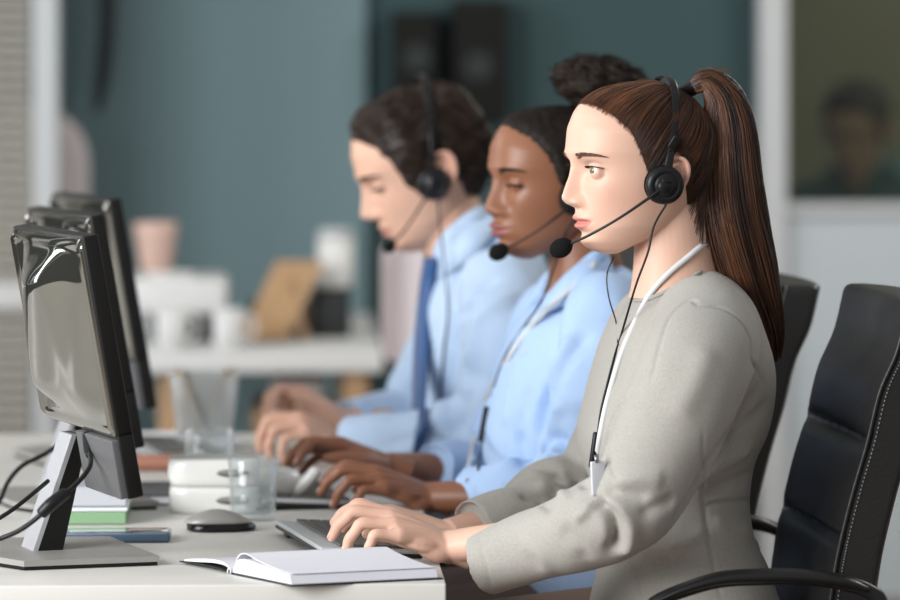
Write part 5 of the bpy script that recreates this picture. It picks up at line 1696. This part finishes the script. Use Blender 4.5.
def at(px, py, y, z=None):
    p = W(px, py, y); return Vector((p.x, y, p.z if z is None else z))
ym = y0b+.30
# leaning oak stand
OS = empty('wooden_stand', at(268, 340, ym, zb), 0, 'slanted light oak document stand on the background desk', 'stand')
a = at(238, 336, ym, zb+.004); b = at(276, 262, ym); sx_ = .105
MB().prism([(0, 0), (sx_, 0), (sx_+b.x-a.x, b.z-a.z), (b.x-a.x, b.z-a.z)], .012, org=a, ex=(1, 0, 0), ey=(0, .25, 1), ez=(0, 1, 0)).build('board', M['wood'], OS, smooth=False)
MB().prism([(0, 0), (.018, 0), (-.02, .13)], .16, org=a+Vector((sx_+.03, .02, 0)), ex=(1, 0, 0), ey=(0, 0, 1), ez=(0, 1, 0)).build('foot', M['wood'], OS, smooth=False)
MB().box(a+Vector((.05, -.02, .010)), (.12, .05, .018), bevel=.002).build('ledge', M['wood'], OS, smooth=False)
# printer
pr0 = at(150, 300, ym+.1).x; pr1 = at(228, 300, ym+.1).x; zt = at(0, 276, ym+.1).z
PR = empty('printer', ((pr0+pr1)/2, ym+.1, zb), 0, 'white printer with dark lower tray on the background desk', 'printer')
MB().box(((pr0+pr1)/2-.03, ym+.12, (zb+.06+zt)/2), (pr1-pr0+.06, .30, zt-zb-.06), bevel=.015).build('body', M['white_paint'], PR, auto=30)
MB().box(((pr0+pr1)/2+.0, ym+.12, zb+.032), (pr1-pr0-.02, .27, .058), bevel=.006).build('tray', M['dark'], PR, auto=30)
MB().box(((pr0+pr1)/2-.04, ym+.03, zt+.006), (.10, .10, .012), bevel=.003).build('lid', M['offwhite'], PR, auto=30)
# pinkish pot / box and flowers on it
M['peach'] = mat('peach_plastic', (0.55, 0.38, 0.32), .6)
vz = zt+.012
vs = at(156, 270, ym+.05, vz)
lathe_mb([(.0005, 0), (.030, 0), (.034, .01), (.045, .085), (.048, .105), (.042, .107), (.030, .02), (.0005, .015)], vs).build('flower_pot', M['peach'])
tag(bpy.data.objects['flower_pot'], 'peach coloured pot standing on top of the printer', 'pot')
# white cylinder dispenser on a black box
c0 = at(331, 320, ym+.15, zb); zc = at(0, 288, ym+.15).z; zt2 = at(0, 229, ym+.15).z
tag(MB().box((c0.x, c0.y, (zb+zc)/2), (.085, .085, zc-zb), bevel=.006).build('speaker_box', M['dark'], auto=30), 'small black box supporting the white canister', 'box')
CY = empty('canister', (c0.x+.01, c0.y, zc), 0, 'tall white canister standing on the small black box', 'canister')
lathe_mb([(.0005, 0), (.036, 0), (.040, .004), (.040, zt2-zc-.02), (.0005, zt2-zc-.02)], (c0.x+.01, c0.y, zc)).build('body', M['offwhite'], CY)
lathe_mb([(.0005, zt2-zc-.0195), (.038, zt2-zc-.0195), (.038, zt2-zc-.004), (.032, zt2-zc), (.0005, zt2-zc)], (c0.x+.01, c0.y, zc)).build('lid', M['frame_grey'], CY)
g0 = at(300, 320, ym+.18, zb)
tag(MB().box(g0+Vector((0, 0, .045)), (.06, .08, .09), bevel=.006).build('calculator_box', M['frame_grey'], auto=30), 'grey box between the oak stand and the black box', 'box')
tag(MB().box(at(272, 320, ym+.2, zb+.04), (.10, .05, .078), bevel=.008).build('tape_dispenser', M['dark'], auto=30), 'dark box half hidden behind the oak stand', 'box')
# mugs
for k, (px, lb) in enumerate([(172, 'white mug standing at the left on the background desk'), (229, 'white mug standing beside the oak stand')]):
    m0 = at(px, 356, y0b+.06, zb)
    mg = empty('mug', m0, 0, lb, 'mug', 'white mugs on the background desk')
    lathe_mb([(.0005, 0), (.026, 0), (.032, .006), (.034, .085), (.031, .086), (.029, .012), (.0005, .010)], m0).build('cup', M['white_paint'], mg)
    MB().tube([m0+Vector((.031, 0, .07)), m0+Vector((.052, 0, .066)), m0+Vector((.054, 0, .035)), m0+Vector((.030, 0, .02))], .0045, 8, n=16).build('handle', M['white_paint'], mg)

# pale shell chair behind the man
M['pale_shell'] = mat('pale_pink_shell', (0.62, 0.55, 0.56), .5)
yv = 2.9
VC = empty('visitor_chair', (W(407, 400, yv).x, yv, 0), 0, 'pale shell chair standing behind the man in the blue tie', 'chair')
xL, xR = W(381, 300, yv).x, W(434, 300, yv).x
zt3, zl3 = W(400, 238, yv).z, W(400, 362, yv).z
rings = []
for t in np.linspace(0, 1, 24):
    z_ = zl3+(zt3-zl3)*t; w_ = (xR-xL)/2*min(1, (1-(1-min(1, t*5))**2)**.5*.5+.5)*(1 if t < .9 else 1-.5*((t-.9)/.1)**2)
    rings.append([((xL+xR)/2+w_*math.cos(u), yv+.015*math.sin(u)+.05*math.cos(u)**2*-1, z_) for u in np.linspace(0, 2*np.pi, 32, endpoint=False)])
MB().loft(rings).build('backrest', M['pale_shell'], VC)
MB().box(((xL+xR)/2, yv-.20, .45), (.38, .40, .03), bevel=.012).build('seat', M['pale_shell'], VC, auto=40)
MB().tube([((xL+xR)/2, yv, zl3+.1), ((xL+xR)/2, yv+.01, .6), ((xL+xR)/2, yv-.03, .45)], .014, 10, n=16).build('back_support', M['steel'], VC)
for sx2 in (-1, 1):
    for sy2 in (-1, 1):
        MB().tube([((xL+xR)/2+sx2*.12, yv-.20+sy2*.12, .44), ((xL+xR)/2+sx2*.19, yv-.20+sy2*.19, 0)], .010, 10).build('leg', M['steel'], VC)

# rounded pale chair back at the window
yl = 4.76
xl = W(77, 150, yl).x
LC = empty('lounge_chair', (xl-.05, yl, 0), 0, 'pale rounded high chair back beside the white window post', 'chair')
rings = []
for t in np.linspace(0, 1, 30):
    z_ = .45+(W(60, 103, yl).z-.45)*t; k_ = math.sqrt(max(.02, 1-max(0, (t-.82)/.18)**2))
    w_ = .155*k_*(.8+.2*min(1, t*3))
    rings.append([(xl-.125+w_*math.cos(u)+0*t, yl+.03*math.sin(u), z_) for u in np.linspace(0, 2*np.pi, 36, endpoint=False)])
MB().loft(rings).build('backrest', M['pale_shell'], LC)
MB().box((xl-.125, yl-.14, .45), (.40, .26, .06), bevel=.025).build('seat', M['pale_shell'], LC, auto=40)
MB().tube([(xl-.125, yl-.10, .43), (xl-.125, yl-.10, .03)], .022, 14).build('pedestal', M['steel'], LC)
lathe_mb([(.0005, .03), (.05, .028), (.17, .012), (.18, .004), (.175, 0), (.0005, 0)], (xl-.125, yl-.10, 0)).build('foot_disc', M['steel'], LC)

# dark bent wall arm lamp at the upper left
yw_ = YB-.04
WLp = empty('wall_lamp', (W(102, 0, yw_).x, YB, W(0, 60, yw_).z), 0, 'dark curved fixture hanging on the left teal wall', 'wall lamp')
MB().tube([W(108, -90, yw_-.03), W(108, -20, yw_-.03), W(107, 30, yw_-.03), W(103, 75, yw_-.03), W(97, 112, yw_-.03)], [.024, .022, .021, .019, .009], 16, n=40).build('arm', M['dark'], WLp)
MB().box(W(108, -100, yw_+.0), (.09, .09, .09), bevel=.01).build('wall_mount', M['dark'], WLp, auto=30)

# dark wall cabinets with round dials on the dark teal section
M['cab'] = mat('dark_brown_cabinet', (0.012, 0.012, 0.011), .7, spec=.1)
M['dial'] = mat('grey_dial', (0.035, 0.04, 0.04), .8, spec=.1)
for k, (xa, xb, ya, yb_, dx_, dy_, lb) in enumerate([(392, 436, 12, 112, 416, 58, 'left one of two dark wall speakers above the man'), (452, 505, 0, 122, 477, 66, 'right one of two dark wall speakers, above the middle woman')]):
    A_ = W(xa, ya, YB); B_ = W(xb, yb_, YB)
    r_ = empty('wall_speaker', ((A_.x+B_.x)/2, YB+.05, B_.z), 0, lb, 'wall speaker', 'dark wall speakers')
    MB().box(((A_.x+B_.x)/2, YB-.02, (A_.z+B_.z)/2), (B_.x-A_.x, .138, A_.z-B_.z), bevel=.006).build('cabinet', M['cab'], r_, auto=30)
    c_ = W(dx_, dy_, YB)
    th = np.linspace(0, 2*np.pi, 40, endpoint=False)
    MB().loft([[(c_.x+rr_*math.cos(u), YB-.089-hh_, c_.z+rr_*math.sin(u)) for u in th] for rr_, hh_ in [(.036, 0), (.036, .004), (.030, .006), (.022, .002), (.008, .004), (.0005, .005)]]).build('cone', M['dial'], r_)

# copied figure behind the tinted glass, standing in for a reflection in it
PX = copy_tree(PC)
PX['label'] = 'dim figure in a dark teal shirt behind the glass, standing in for a reflection'
tl = mat('dim_teal_shirt', (0.05, 0.13, 0.14), .8)
px_ = W(858, 126, YB+1.0)
hc_ = MC @ Vector((0, 0, 10))
PX.rotation_euler = (0, 0, math.radians(60))
loc0 = PC.location
rel = Matrix.Rotation(math.radians(60), 3, 'Z') @ (hc_-loc0)
PX.location = Vector((px_.x-rel.x, YB+1.0-rel.y, px_.z-rel.z))
for ch in PX.children:
    if 'shirt' in ch.name or 'collar' in ch.name or 'tie' in ch.name:
        ch.material_slots[0].link = 'OBJECT'; ch.material_slots[0].material = tl
